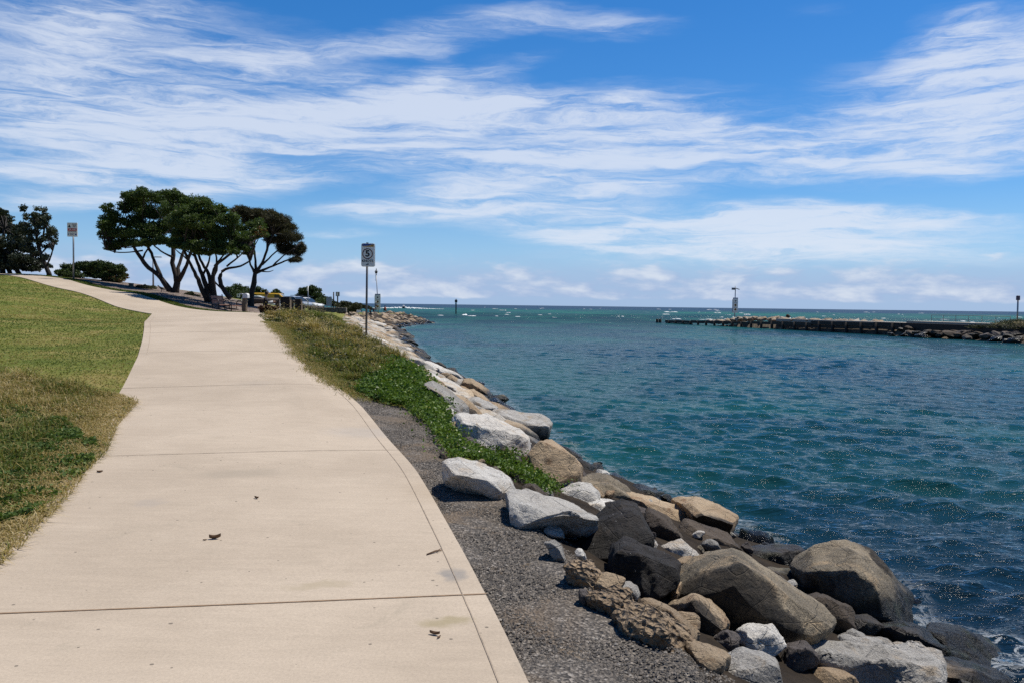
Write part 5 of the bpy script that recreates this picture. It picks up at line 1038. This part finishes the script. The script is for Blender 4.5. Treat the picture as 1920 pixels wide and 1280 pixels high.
mb = MB(); mb.box((.0,-.22,hgt-.05), (S(2.2,95),.03,S(6,95))); at(bx, mb, 'sign_face', M['sign_white'])
b0 = P(447, 563, 100); rt = thing('small_sign', 'small pale sign in front of the rounded green bushes', 'sign', b0)
mb = MB(); mb.box((0,0,.55), (.38,.03,.42)); at(rt, mb, 'sign_panel', M['sign_white'])
mb = MB(); mb.box((0,-.02,.58), (.18,.01,.2)); at(rt, mb, 'symbol', M['pole'])
mb = MB(); mb.tube([(0,.03,-.9),(0,.03,.6)], .03, 6); at(rt, mb, 'post', M['pole'])
# ------------------------------------------------------------------ vehicles
def rrect(x, hw, z0, z1, r):
    return [(x, -hw+r, z0),(x, hw-r, z0),(x, hw, z0+r),(x, hw, z1-r),(x, hw-r, z1),(x, -hw+r, z1),(x, -hw, z1-r),(x, -hw, z0+r)]
def vehicle(name, label, loc, rz, body, prof, cab, wheels, hw, glass, roofbars=False, cat='car', group='vehicles parked beyond the rails'):
    rt = thing(name, label, cat, loc, rz, group)
    mb = MB(); mb.loft([rrect(x, hw*wf, z0, z1, .10) for x, wf, z0, z1 in prof]); at(rt, mb, 'body', body, smooth=False, bevel=.02)
    if cab:
        mb = MB(); mb.loft([[(x0, -hw*.86, zb),(x0, hw*.86, zb),(xt0, hw*.74, zt),(xt0, -hw*.74, zt)] for x0, xt0, zb, zt in cab]); at(rt, mb, 'cabin', body, bevel=.04)
    for poly in glass:
        for s_ in ((-1, 1) if len(poly[0]) == 2 else (0,)):
            mb = MB()
            if s_: 
                y = lambda z: s_*(hw*.86+(hw*.74-hw*.86)*(z-cab[0][2])/(cab[0][3]-cab[0][2])+.012) if cab else s_*(hw+.012)
                v = [(x, y(z), z) for x, z in poly]; n = len(v); v += [(a, b-s_*.03, c) for a, b, c in v]
                mb.add(v, [tuple(range(n)), tuple(range(2*n-1, n-1, -1))]+[(i, i+n, (i+1) % n+n, (i+1) % n) for i in range(n)])
            else: 
                n = len(poly); v = list(poly)+[(a-.02, b, c-.03) for a, b, c in poly]
                mb.add(v, [tuple(range(n)), tuple(range(2*n-1, n-1, -1))]+[(i, i+n, (i+1) % n+n, (i+1) % n) for i in range(n)])
            at(rt, mb, 'window', M['glass'])
    for wx in wheels:
        for s_ in (-1, 1):
            mb = MB(); mb.tube([(wx, s_*(hw-.20), .33),(wx, s_*(hw+.005), .33)], .33, 18); wh = at(rt, mb, 'wheel', M['tyre'])
            mb = MB(); mb.tube([(wx, s_*(hw-.05), .33),(wx, s_*(hw+.015), .33)], .20, 14); at(wh, mb, 'rim', M['rim'])
    x0 = prof[0][0]; x1 = prof[-1][0]; zl = prof[0][3]*.82 if not cab else .78
    for s_ in (-1, 1):
        mb = MB(); mb.box((x0-.005, s_*hw*.82, zl), (.05, .16, .28)); at(rt, mb, 'tail_light', M['tail'])
        mb = MB(); mb.box((x1-.01, s_*hw*.68, .68), (.05, .30, .14)); at(rt, mb, 'headlight', M['sign_white'])
    if roofbars:
        for x in (-.3, .6):
            mb = MB(); mb.tube([(x, -hw*.7, 1.62),(x, hw*.7, 1.62)], .03, 6); at(rt, mb, 'roof_bar', M['black_paint'])
    return rt
vz = lambda px, py, Y: P(px, py, Y)
Yv = 100
vehicle('van', 'long bright yellow van parked side on behind the she oak trunk', vz(509, 580.5, Yv), R(3), M['yellow'],
        [(-2.55,.93,.45,1.75),(-2.45,.99,.35,1.93),(-1.5,1,.32,1.97),(.6,1,.32,1.96),(1.15,.99,.32,1.93),(1.65,.96,.32,1.45),(2.05,.95,.34,1.12),(2.55,.90,.36,1.0),(2.7,.82,.45,.85)], None, (-1.55,1.75), .92,
        [[(.55,1.28),(1.42,1.28),(1.05,1.78),(.55,1.78)],[(-2.2,1.3),(-1.55,1.3),(-1.55,1.78),(-2.2,1.78)],[(1.21,-.72,1.88),(1.21,.72,1.88),(1.72,.76,1.44),(1.72,-.76,1.44)]], cat='van')
def car(label, px, py, Y, rz, m, bars=False, kind='car'):
    return vehicle('car', label, vz(px, py, Y), rz, m, [(-2.1,.88,.42,.82),(-2.0,.97,.32,.93),(-1.0,1,.25,.96),(.7,1,.25,.95),(1.3,.99,.26,.90),(1.9,.95,.28,.78),(2.12,.84,.36,.62)],
        [(-1.75,-1.45,.94,1.46),(-1.0,-.9,.95,1.52),(0,-.05,.95,1.52),(1.1,.35,.93,1.44)], (-1.3,1.32), .88,
        [[(-1.5,1.0),(-.62,1.0),(-.62,1.42),(-1.3,1.40)],[(-.54,1.0),(.86,1.0),(.36,1.40),(-.54,1.42)],[(.42,-.62,1.44),(.42,.62,1.44),(1.10,.72,.98),(1.10,-.72,.98)]], bars)
car('white car with its long roofline under the yellow van', 486, 583, 84, R(2), M['car_white'])
car('silver blue car just beyond the front of the yellow van', 555, 580, 98, R(-28), M['car_silver'], True)
car('white car with dark roof bars, nearest the sloping dark bush', 573, 582, 99, R(-22), M['car_white'], True)
# ------------------------------------------------------------------ people
def skin_mesh(name, chains, parent, m, sub=1):
    bm = bmesh.new(); lay = bm.verts.layers.skin.verify(); idx = {}
    for ch in chains:
        prev = None
        for key, co, r in ch:
            if key not in idx:
                v = bm.verts.new(co); rr_ = r if isinstance(r, tuple) else (r, r); v[lay].radius = rr_; v[lay].use_root = (len(idx) == 0); idx[key] = v
            v = idx[key]
            if prev is not None and bm.edges.get((prev, v)) is None: bm.edges.new((prev, v))
            prev = v
    me = bpy.data.meshes.new(name); bm.to_mesh(me); bm.free()
    o = link(name, me, m, parent); o.modifiers.new('Skin', 'SKIN').use_smooth_shade = True
    sb = o.modifiers.new('Sub', 'SUBSURF'); sb.levels = sb.render_levels = sub
    # bake the grown surface so that the figure is plain geometry
    dg = bpy.context.evaluated_depsgraph_get(); me2 = bpy.data.meshes.new_from_object(o.evaluated_get(dg)); o.modifiers.clear(); o.data = me2
    if not me2.materials: me2.materials.append(m)
    return o
POSES = {
 'stand': dict(pelvis=(0,0,.92), chest=(.02,0,1.28), neck=(.03,0,1.46), head=(.05,0,1.60), kneeL=(.02,.10,.49), footL=(-.02,.11,.05), kneeR=(.04,-.10,.49), footR=(.06,-.12,.05), elL=(.06,.27,1.12), haL=(.27,.20,1.10), elR=(.08,-.26,1.10), haR=(.30,-.16,1.12)),
 'bend': dict(pelvis=(-.18,0,.88), chest=(.20,0,1.02), neck=(.40,0,1.02), head=(.54,0,.98), kneeL=(-.06,.11,.47), footL=(-.12,.12,.05), kneeR=(.02,-.11,.47), footR=(.04,-.13,.05), elL=(.28,.22,.76), haL=(.42,.14,.58), elR=(.30,-.22,.76), haR=(.46,-.12,.56)),
 'sit': dict(pelvis=(0,0,.46), chest=(.03,0,.84), neck=(.06,0,1.02), head=(.09,0,1.16), kneeL=(.42,.12,.48), footL=(.44,.13,.06), kneeR=(.43,-.12,.47), footR=(.46,-.14,.06), elL=(.16,.24,.72), haL=(.42,.16,.74), elR=(.18,-.24,.72), haR=(.44,-.12,.78)),
 'squat': dict(pelvis=(0,0,.22), chest=(.08,0,.58), neck=(.14,0,.76), head=(.18,0,.90), kneeL=(.34,.14,.46), footL=(.30,.15,.05), kneeR=(.36,-.14,.45), footR=(.34,-.15,.05), elL=(.24,.24,.52), haL=(.44,.14,.56), elR=(.24,-.24,.52), haR=(.46,-.10,.54))}
def person(label, loc, rz, pose, top, legs, sleeve=None, hat=None, hood=False):
    p = {k: Vector(v) for k, v in POSES[pose].items()}; rt = thing('person', label, 'person', loc, rz)
    hd = (p['head']-p['neck']).normalized(); ft = Vector((1,0,0)) if pose != 'bend' else Vector((.5,0,-.85))
    sh = lambda s_: p['chest'].lerp(p['neck'], .62)+Vector((0, .17*s_, 0)); hip = lambda s_: p['pelvis']+Vector((0, .09*s_, -.03))
    ch = [[('pel', p['pelvis'], (.13,.10)), ('che', p['chest'], (.15,.10)), ('nec', p['neck'], .05), ('hd0', p['neck']+hd*.07, .058), ('hd1', p['head']+hd*.01, (.078,.092)), ('hd2', p['head']+hd*.09, (.07,.08)), ('hd3', p['head']+hd*.14, .03)]]
    ch.append([('hd1', None, 0), ('nose', p['head']-hd*.0+ft*.10, .018)])
    for s_, n in ((1,'L'),(-1,'R')):
        hand = p['ha'+n]; fd = (hand-p['el'+n]).normalized()
        ch.append([('che', None, 0), ('sh'+n, sh(s_), .055), ('el'+n, p['el'+n], .040), ('ha'+n, hand, .028), ('pa'+n, hand+fd*.07, (.036,.022))])
        for j in range(4): 
            o_ = fd.cross(Vector((0,0,1))).normalized()*(.026-.017*j)
            ch.append([('pa'+n, None, 0), ('f%d%s' % (j, n), hand+fd*(.13-.01*abs(j-1))+o_+Vector((0,0,-.015)), .009)])
        ch.append([('ha'+n, None, 0), ('th'+n, hand+fd*.05+fd.cross(Vector((0,0,1))).normalized()*.05, .010)])
        ch.append([('pel', None, 0), ('hi'+n, hip(s_), .085), ('kn'+n, p['knee'+n], .056), ('an'+n, p['foot'+n]+Vector((0,0,.04)), .036), ('to'+n, p['foot'+n]+Vector((.16,0,-.015)), (.036,.026))])
    skin_mesh('body', ch, rt, M['skin'])
    ch = [[('pel', p['pelvis']+Vector((0,0,.02)), (.165,.13)), ('mid', p['pelvis'].lerp(p['chest'], .5), (.155,.12)), ('che', p['chest'], (.185,.135)), ('nec', p['chest'].lerp(p['neck'], .8), (.10,.09))]]
    for s_, n in ((1,'L'),(-1,'R')): ch.append([('che', None, 0), ('sh'+n, sh(s_), .078), ('el'+n, p['el'+n], .060), ('cu'+n, p['el'+n].lerp(p['ha'+n], .85 if not sleeve else .1), .048)])
    skin_mesh('jacket', ch, rt, top)
    if sleeve:
        for n in 'LR': mb = MB(); mb.tube([p['el'+n], p['el'+n].lerp(p['ha'+n], .5), p['el'+n].lerp(p['ha'+n], .9)], [.056,.05,.044], 10); at(rt, mb, 'sleeve', sleeve, smooth=True)
    ch = [[('pel', p['pelvis']-Vector((0,0,.0)), (.15,.12)), ('pe2', p['pelvis']-Vector((0,0,.05)), (.13,.11))]]
    for s_, n in ((1,'L'),(-1,'R')): ch.append([('pe2', None, 0), ('hi'+n, hip(s_)-Vector((0,0,.03)), .10), ('kn'+n, p['knee'+n], .072), ('an'+n, p['foot'+n]+Vector((0,0,.09)), .052)])
    skin_mesh('trousers', ch, rt, legs)
    for n in 'LR': mb = MB(); mb.ell(p['foot'+n]+Vector((.06,0,0)), (.14,.05,.05)); at(rt, mb, 'shoe', M['cloth_black'], smooth=True)
    mb = MB(); mb.ell(p['head']+hd*.055-ft*.025, (.098,.088,.105) if not hood else (.12,.115,.135), 14, 9); at(rt, mb, 'hair' if not hat and not hood else 'hood' if hood else 'hat', hat or (top if hood else M['hair']), smooth=True)
    if hat: mb = MB(); mb.tube([p['head']+hd*.10, p['head']+hd*.115], .15, 16); at(rt, mb, 'hat_brim', hat)
    return rt
person('person in black seated by the dark pier with one pale sleeve reaching forward', P(497, 593, 43.5), R(8), 'sit', M['cloth_black'], M['cloth_black'], M['cloth_white'], hood=False)
b0 = P(498, 588, 43.6); mb = MB(); mb.box((0,0,.20), (.5,.5,.42)); tag(mb.build('stool', M['timber_dark'], None, bevel=.02, loc=b0-Vector((0.02,0,.18))), 'dark low block the person in black sits on', 'seat')
def ground_person(px, Y): q = P(px, 590, Y); return Vector((q.x, q.y, h1(q.x, q.y)))
person('person in dark clothes bending over on the rocks right of the 5 knots post', P(696, 595, 100), R(-8), 'bend', M['cloth_navy'], M['cloth_black'])
person('person standing on the rocks in front of the white board with a pale hat', P(704.5, 586, 136), R(0), 'stand', M['cloth_navy'], M['cloth_navy'], hat=M['cloth_white'])
person('person crouching low on top of the breakwater boulders', P(723.5, 584.5, 140), R(160), 'squat', M['cloth_red'], M['cloth_navy'])
# ------------------------------------------------------------------ beacons
def board_sign(label, px, pyb, Y, x0, x1, yt, yb, mast_top, kind):
    b0 = P(px, pyb, Y); rt = thing('beacon', label, 'beacon', b0)
    z = lambda py: S(pyb-py, Y); X = lambda qx: S(qx-px, Y)
    mb = MB(); mb.tube([(0,0,-.8),(0,0,z(yb)),(X(mast_top[0]),0,z(mast_top[1]))], [.11,.10,.07], 8); at(rt, mb, 'mast', M['steel'], smooth=True)
    mb = MB(); mb.box(((X(x0)+X(x1))/2, -.18, (z(yt)+z(yb))/2), (X(x1)-X(x0), .06, z(yt)-z(yb))); bd = at(rt, mb, 'board', M['sign_white'])
    mb = MB(); mb.box(((X(x0)+X(x1))/2-.03, -.06, (z(yt)+z(yb))/2-.15), (X(x1)-X(x0)+.05, .12, (z(yt)-z(yb))*.9)); at(rt, mb, 'board_frame', M['pole'])
    mb = MB(); mb.box(((X(x0)+X(x1))/2, -.215, z(yt)-.08), (X(x1)-X(x0), .012, .12)); at(bd, mb, 'top_strip', M['blue_ink'])
    w_ = X(x1)-X(x0); hh = z(yt)-z(yb); cx = (X(x0)+X(x1))/2
    for k, f in enumerate((.22, .50, .78)):
        mb = MB(); s_ = w_*(.16 if k == 0 else .27); mb.prism([(cx-s_, z(yt)-hh*f),(cx, z(yt)-hh*f+s_),(cx+s_, z(yt)-hh*f),(cx, z(yt)-hh*f-s_)], -.225, -.213); sy = at(bd, mb, 'warning_symbol', M['gold_ink'] if k else M['ink'])
        if k: mb = MB(); mb.box((cx, -.23, z(yt)-hh*f), (s_*.8, .01, s_*.8)); at(sy, mb, 'pictogram', M['ink'])
        mb = MB(); mb.box((cx, -.22, z(yt)-hh*(f+.13)), (w_*.7, .01, .05)); at(bd, mb, 'text_line', M['pole'])
    return rt, X, z
rt, X, z = board_sign('white warning board and tall light mast at the left breakwater tip', 709, 588, 140, 703, 713.5, 551.5, 581, (705, 512), 0)
mb = MB(); mb.tube([(X(705),0,z(513)),(X(705),0,z(508))], [.22,.18], 12); at(rt, mb, 'lantern', M['ink'], smooth=True)
mb = MB(); mb.tube([(X(705),0,z(508)),(X(705),0,z(504))], [.09,.05], 8); at(rt, mb, 'lantern_top', M['ink'], smooth=True)
mb = MB(); mb.tube([(X(701),0,z(509.5)),(X(709),0,z(509.5))], .03, 6); mb.tube([(X(704),-.1,z(528)),(X(703.4),-.1,z(510))], .025, 6); at(rt, mb, 'bracket', M['steel'])
rt, X, z = board_sign('white warning board under a solar lamp mast on the right breakwater', 1377.5, 597, 152, 1373, 1382.5, 558.5, 586.5, (1377.5, 536.5), 1)
mb = MB(); mb.box((X(1374.3),0,z(542)), (S(6.5,152),.5,S(4,152))); at(rt, mb, 'lamp_head', M['pole'])
mb = MB(); mb.box((X(1381.5),0,z(542)), (S(7,152),.6,.07), Matrix.Rotation(R(18),3,'Y')); at(rt, mb, 'solar_panel', M['ink'])
# channel pile out in the open water
Yp = 260; b0 = P(855, 580.5, Yp); b0.z = WATER; rt = thing('channel_pile', 'slim channel marker pile with black top and white band, alone in the sea', 'channel marker', b0)
zz_ = lambda py: P(855, py, Yp).z-WATER
for nm, y0, y1, r, m_ in (('pile', 585, 571, .20, 'black_paint'), ('white_band', 571, 567, .32, 'white_paint'), ('topmark', 567, 562.5, .42, 'black_paint'), ('lantern', 562.5, 560.8, .12, 'black_paint')):
    mb = MB(); mb.tube([(0,0,zz_(y0) if y0 != 585 else -2),(0,0,zz_(y1))], r, 12); at(rt, mb, nm, M[m_], smooth=False)
# motor boat with wake
Yb = 560; b0 = P(757, 575.6, Yb); b0.z = WATER+.25; rt = thing('motor_boat', 'small dark motor boat heading in with a white wake either side', 'boat', b0, R(-80))
secs = []
for x, hw, zk, zg in ((-2.6,.95,-.1,.75),(-1,1.05,-.1,.8),(1,1.0,-.02,.95),(2.2,.6,.25,1.15),(3.0,.06,.75,1.3)):
    secs.append([(x,0,zk-.25),(x,hw*.8,zk+.1),(x,hw,zg),(x,hw*.85,zg+.02),(x,-hw*.85,zg+.02),(x,-hw,zg),(x,-hw*.8,zk+.1)])
mb = MB(); mb.loft(secs); at(rt, mb, 'hull', M['cloth_navy'], smooth=False)
mb = MB(); mb.loft([[(x0,-.75,.9),(x0,.75,.9),(x1,.62,zt),(x1,-.62,zt)] for x0, x1, zt in ((-.9,-.8,2.1),(1.1,.5,2.1))]); at(rt, mb, 'cabin', M['car_white'])
mb = MB(); mb.tube([(-.6,0,2.1),(-.6,0,3.1)], .05, 6); at(rt, mb, 'mast', M['steel'])
mb = MB()
for s_ in (-1, 1):
    for k in range(46):
        f = k/46; x = s_*(1.2+f*26+random.uniform(-.5,.5)); hh = (1-f)**1.6*random.uniform(.5,1.25)+.12
        mb.ell((x, random.uniform(-1.2,1.2)-f*2, 0), (random.uniform(.5,1.3), random.uniform(.6,1.6), hh), 7, 5)
tag(mb.build('wake', M['foam'], None, True, loc=(b0.x, b0.y-.5, WATER)), 'white foaming wake thrown out by the small motor boat', 'wake', kind='stuff')
mb = MB()
for k in range(70):
    Yw = 210*math.exp(random.random()**1.2*math.log(6)); pxw = random.uniform(800, 1960); q = P(pxw, 580, Yw); L_ = random.uniform(.3, 1.1)*(1+Yw/700)
    for j in range(random.randint(1, 3)): mb.ell((q.x+random.uniform(-L_, L_), Yw+random.uniform(-1, 1), WATER+.05), (L_*random.uniform(.5, 1.1), .5, random.uniform(.06, .16)*(1+Yw/700)), 8, 5)
for px, py, wpx in ((1258,586,30),(1337,581,22),(1346,587.5,17),(1400,591,10),(870,592,14),(1478,598,12),(1510,600,16)):
    q = PZ(px, py, WATER); L_ = S(wpx, q.y)/2
    for j in range(7): mb.ell((q.x+random.uniform(-.8, .8)*L_, q.y+random.uniform(-1, 1), WATER+.05), (L_*random.uniform(.25, .5), .7, random.uniform(.2, .5)), 8, 5)
tag(mb.build('whitecaps', M['foam'], None, True), 'scattered small white wave crests on the open sea', 'whitecaps', kind='stuff')
# ------------------------------------------------------------------ the right hand breakwater
E0, B0_ = PZ(1248, 606, WATER), PZ(1690, 629.5, WATER); jd = (B0_-E0); jl = jd.length; ju = jd.normalized(); jn = Vector((-ju.y, ju.x, 0)) if (-ju.y) > 0 else Vector((ju.y, -ju.x, 0))
def J(s_, off=0, z_=0): q = E0+ju*s_+jn*off; return Vector((q.x, q.y, z_))
Jrot = Matrix.Rotation(math.atan2(ju.y, ju.x), 3, 'Z')
rt = thing('timber_jetty', 'long dark weathered timber jetty wall on piles edging the right breakwater', 'jetty', J(0, 0, WATER)); inv = Matrix.Translation(-J(0, 0, WATER))
prof_top = lambda s_: float(np.interp(s_, [0, 4, 10, 14, jl*.45, jl*.47, jl*.72, jl*.73, jl], [-1.0, -.95, -.92, -.80, -.62, -.50, -.36, -.16, .0]))
def jb(a, b2, z0, z1, off, th, name, m_):
    mb = MB(); c_ = J((a+b2)/2, off, (z0+z1)/2); mb.box(c_, (b2-a, th, z1-z0), Jrot); o = at(rt, mb, name, m_); o.matrix_parent_inverse = inv; return o
s_ = 0.0
while s_ < jl-.2:
    e = min(s_+random.uniform(4, 7), jl); zt = prof_top((s_+e)/2); jb(s_, e, zt-.46, zt+random.uniform(-.04, .04), random.uniform(-.03, .03), .32, 'beam', M['timber_dark']); 
    jb(s_, e, zt-.85, zt-.50, .12, .22, 'plank', M['timber_dark']) if random.random() < .4 else None
    s_ = e
for k in range(22):
    a = 1.5+k*(jl-3)/21; zt = prof_top(a); mb = MB(); mb.tube([J(a, -.05, WATER-1.2), J(a, -.02, zt+.02*(k % 3))], .22, 9); o = at(rt, mb, 'pile', M['timber_dark'], smooth=True); o.matrix_parent_inverse = inv
for px in (1232, 1237.5):
    q = PZ(px, 605, WATER); mb = MB(); mb.tube([(0,0,-1.5),(0.03,0,.66),(.03,0,.74)], [.30,.28,.2], 10); tag(mb.build('pile_stub', M['timber_dark'], None, True, loc=q), 'short black pile stub standing in the water off the jetty end', 'pile', 'two pile stubs off the jetty end')
# sea wall, deck and headland
rt = thing('jetty_deck', 'concrete topped dark sea wall continuing the timber jetty to the headland', 'jetty', J(jl, 0, WATER)); inv = Matrix.Translation(-J(jl, 0, WATER))
mb = MB(); mb.box(J(jl+12, .35, -.75), (24, .7, 1.55), Jrot); o = at(rt, mb, 'wall', M['timber_dark'], bevel=.03); o.matrix_parent_inverse = inv
mb = MB(); mb.box(J(jl+6.5, 2.2, .08), (13, 3.0, .36), Jrot); o = at(rt, mb, 'deck', M['concrete']); o.matrix_parent_inverse = inv
mb = MB(); mb.box(J(jl-14, 1.9, -.16), (27.9, 2.6, .40), Jrot); o = at(rt, mb, 'lower_deck', M['concrete']); o.matrix_parent_inverse = inv
rt = thing('railing', 'thin dark handrail along the far side of the concrete deck', 'railing', J(jl+3, 3.6, .06)); inv = Matrix.Translation(-J(jl+3, 3.6, .06))
for h_ in (.98, .5):
    mb = MB(); mb.tube([J(jl+1, 3.6, .06+h_), J(jl+12.6, 3.6, .06+h_)], .03 if h_ > .9 else .015, 6); o = at(rt, mb, 'rail', M['pole'], smooth=True); o.matrix_parent_inverse = inv
for k in range(7):
    mb = MB(); mb.tube([J(jl+1+k*1.93, 3.6, .0), J(jl+1+k*1.93, 3.6, 1.06)], .032, 6); o = at(rt, mb, 'baluster', M['pole'], smooth=True); o.matrix_parent_inverse = inv
# mound of the breakwater under the rocks, and the headland
mx = np.linspace(-6, jl+120, 110); my = np.linspace(-3.5, 60, 60); A, B_ = np.meshgrid(mx, my)
top_ = np.interp(A, [-6, 4, 20, jl*.5, jl*.75, jl, jl+10, jl+15, jl+22, jl+120], [-3.4, -2.6, -1.5, -.65, -.40, -.25, -.15, .5, .85, 1.2]); wdt_ = np.interp(A, [-6, 20, jl*.6, jl, jl+26, jl+120], [3, 8, 9, 8, 30, 50])
f_ = np.clip(B_/.5+.2, 0, 1)*(1-smooth(B_, wdt_*.62, wdt_)); Zm = -3.6+(top_+3.6)*np.where(B_ < 0, np.where(A > jl-1, np.interp(B_, [-3.5, -2.6, -1.2, 0], [.15, .48, .56, .7]), .2), 1-smooth(B_, wdt_*.5, wdt_)*1)
Zm = Zm+.07*np.sin(A*1.7)*np.sin(B_*2.1); 
bx_ = E0.x+ju.x*A+jn.x*B_; by_ = E0.y+ju.y*A+jn.y*B_
ii = np.arange(mx.size*my.size).reshape(my.size, mx.size); Fm = np.stack([ii[:-1, :-1], ii[:-1, 1:], ii[1:, 1:], ii[1:, :-1]], -1).reshape(-1, 4)
m, t, b = mat('headland_ground'); p = t.pos(); zsep = t.sep(p)[2]
gr = t.ramp(t.noise(p, .9, 5, .7), [(.35,(.06,.07,.025)),(.55,(.13,.11,.05)),(.7,(.19,.15,.09))]); rk_ = t.ramp(t.noise(p, 2, 5, .7), [(.35,(.035,.03,.022)),(.7,(.16,.12,.08))])
t.set(b.inputs['Base Color'], t.mix(t.step(zsep, .05, .3), rk_, gr)); b.inputs['Roughness'].default_value = .95
tag(link('headland', mesh_np('headland', np.stack([bx_, by_, Zm], -1).reshape(-1, 3), Fm, True), m), 'low earth mound carrying the right breakwater and grassy headland', 'headland', kind='structure')
GJ = 'tan rocks topping the right breakwater'
for i in range(130):
    a = jl*(.24+.66*random.random()**2.0); o_ = random.uniform(1.0, 5.0); q = J(a, o_); s = random.uniform(.9, 1.7); zt = float(np.interp(a, [0, 20, jl*.38, jl*.55, jl], [-1.7, -1.0, -.35, -.28, -.30]))
    put(random.choice(lumps), random.choice(['nose','slab','tan','nose']), q.x, q.y, zt+.10*s, (s*1.2, s, s*.65), '', GJ, (random.uniform(-.4,.4), random.uniform(-.4,.4), random.uniform(0,6.3)), merge='right')
GK = 'dark rocks at the foot of the right sea wall'
for i in range(46):
    a = jl+random.uniform(.5, 19); o_ = -random.uniform(.25, 2.7); q = J(a, o_); s = random.uniform(1.1, 1.9); zt = WATER+.12+(o_+2.7)*.27
    put(random.choice(lumps), random.choice(['wet','brown','wet','brown','violet']), q.x, q.y, zt, (s*1.3, s, s*.62), 'dark boulder at the waterline below the right hand sea wall', GK, (random.uniform(-.4,.4), random.uniform(-.4,.4), random.uniform(0,6.3)))
GL = 'mossy rocks behind the jetty piles'
for i in range(34):
    a = random.uniform(jl*.5, jl); q = J(a, random.uniform(.7, 1.6)); s = random.uniform(.8, 1.4)
    put(random.choice(lumps), random.choice(['wet','black','brown']), q.x, q.y, WATER+.1, (s*1.2, s, s*.7), '', GL, merge='right')
flush('right', 'mass of small distant stones along the top and piles of the right breakwater')
q = P(1477, 597, 140); put(lumps[2], 'brown', q.x, q.y, q.z+.3, (1.1, .9, 1.2), 'upright brown boulder standing clear on top of the right breakwater', None, (.1, .2, 1))
# headland scrub and tall boxed sign post
cl = [(J(jl+a, o_, z_), r) for a, o_, z_, r in ((13.5,2.2,.25,(1.6,1.4,.35)),(15.5,1.6,.45,(1.8,1.4,.4)),(18,2.0,.65,(2.2,1.8,.45)),(21,1.6,.75,(2.4,2,.5)),(12,.1,-.15,(1.8,.5,.35)),(14.5,.0,-.05,(2,.5,.45)),(17,-.1,0,(2,.6,.5)),(20,.0,.1,(2.4,.6,.5)),(24,1.5,.9,(3,2,.6)))]
rt = thing('shrub', 'brown green scrub covering the headland at the right edge', 'shrub', J(jl+16, 2, 0)); inv = Matrix.Translation(-J(jl+16, 2, 0))
o = crown(rt, [(tuple(c_), r) for c_, r in cl], 14000, .16, M['scrub'], (0,.75), 2.5, .4, 'foliage'); o.matrix_parent_inverse = inv
mb = MB(); mb.tube([J(jl+16,2,-.2), J(jl+16,2,.5)], .06, 6); o = at(rt, mb, 'stem', M['bark2']); o.matrix_parent_inverse = inv
Yq = 92; b0 = P(1907.5, 595, Yq); hgt = S(40.5, Yq); rt = thing('channel_sign', 'slender pole with a violet box sign on top at the right edge headland', 'sign', b0)
mb = MB(); mb.tube([(0,0,-1.2),(0,0,hgt)], .09, 8); at(rt, mb, 'post', M['steel'], smooth=True)
mb = MB(); mb.tube([(0,0,hgt-.52),(0,0,hgt-.03)], .20, 12); at(rt, mb, 'sign_box', simple('sign_violet', (.16,.10,.14), .5), smooth=False)
# ------------------------------------------------------------------ litter on the path
def leaf(label, px, py, L, wd, curl, rz, m=M['dry_leaf'], nm='dry_leaf'):
    q = hit(px, py); n = 9; V = []; 
    for i in range(n):
        f = i/(n-1); ww = wd*math.sin(math.pi*min(f*.96+.03, 1))**.7; zc = curl*(f-.45)**2*4*L*.16
        for s_ in (-1, 0, 1): V.append((L*(f-.5), s_*ww/2, zc+abs(s_)*wd*.28*(1+curl)+.002))
    V += [(x, y, z_-.0015) for x, y, z_ in V]; k = n*3
    F_ = [(i*3+j, i*3+j+1, i*3+j+4, i*3+j+3) for i in range(n-1) for j in range(2)]; F_ += [tuple(a+k for a in f[::-1]) for f in F_]
    me = bpy.data.meshes.new(nm); me.from_pydata(V, [], F_); o = link(nm, me, m, loc=q+Vector((0,0,.032))); o.rotation_euler = (0, 0, rz); return tag(o, label, 'leaf')
leaf('curled dry brown leaf alone in the middle of the path', 403, 1018, .075, .035, 1.0, .25)
leaf('tiny leaf scrap beside the curled brown leaf', 384, 1021, .025, .012, .3, .1)
leaf('dry forked leaf lying low on the right side of the path', 815, 1201, .055, .02, .8, -.4)
leaf('small leaf bit next to the dry forked leaf', 823, 1207, .03, .01, .4, 1.1)
leaf('pale crumpled leaf in the middle distance of the path', 481, 941, .05, .022, .8, -.6)
leaf('dark leaf speck beside the grass near the third joint', 187, 891, .05, .03, .4, .2)
q0 = hit(800, 1049); q1 = hit(829, 1041); mb = MB(); mb.tube([q0+Vector((0,0,.036)), (q0*.5+q1*.5)+Vector((.005,.012,.041)), q1+Vector((0,0,.038))], [.004,.006,.003], 6); mb.tube([(q0*.4+q1*.6)+Vector((0,0,.039)), q1+Vector((-.01,.03,.039))], [.004,.002], 5)
tag(mb.build('twig', M['dry_leaf'], None, True), 'short brown twig lying near the right edge groove of the path', 'twig')
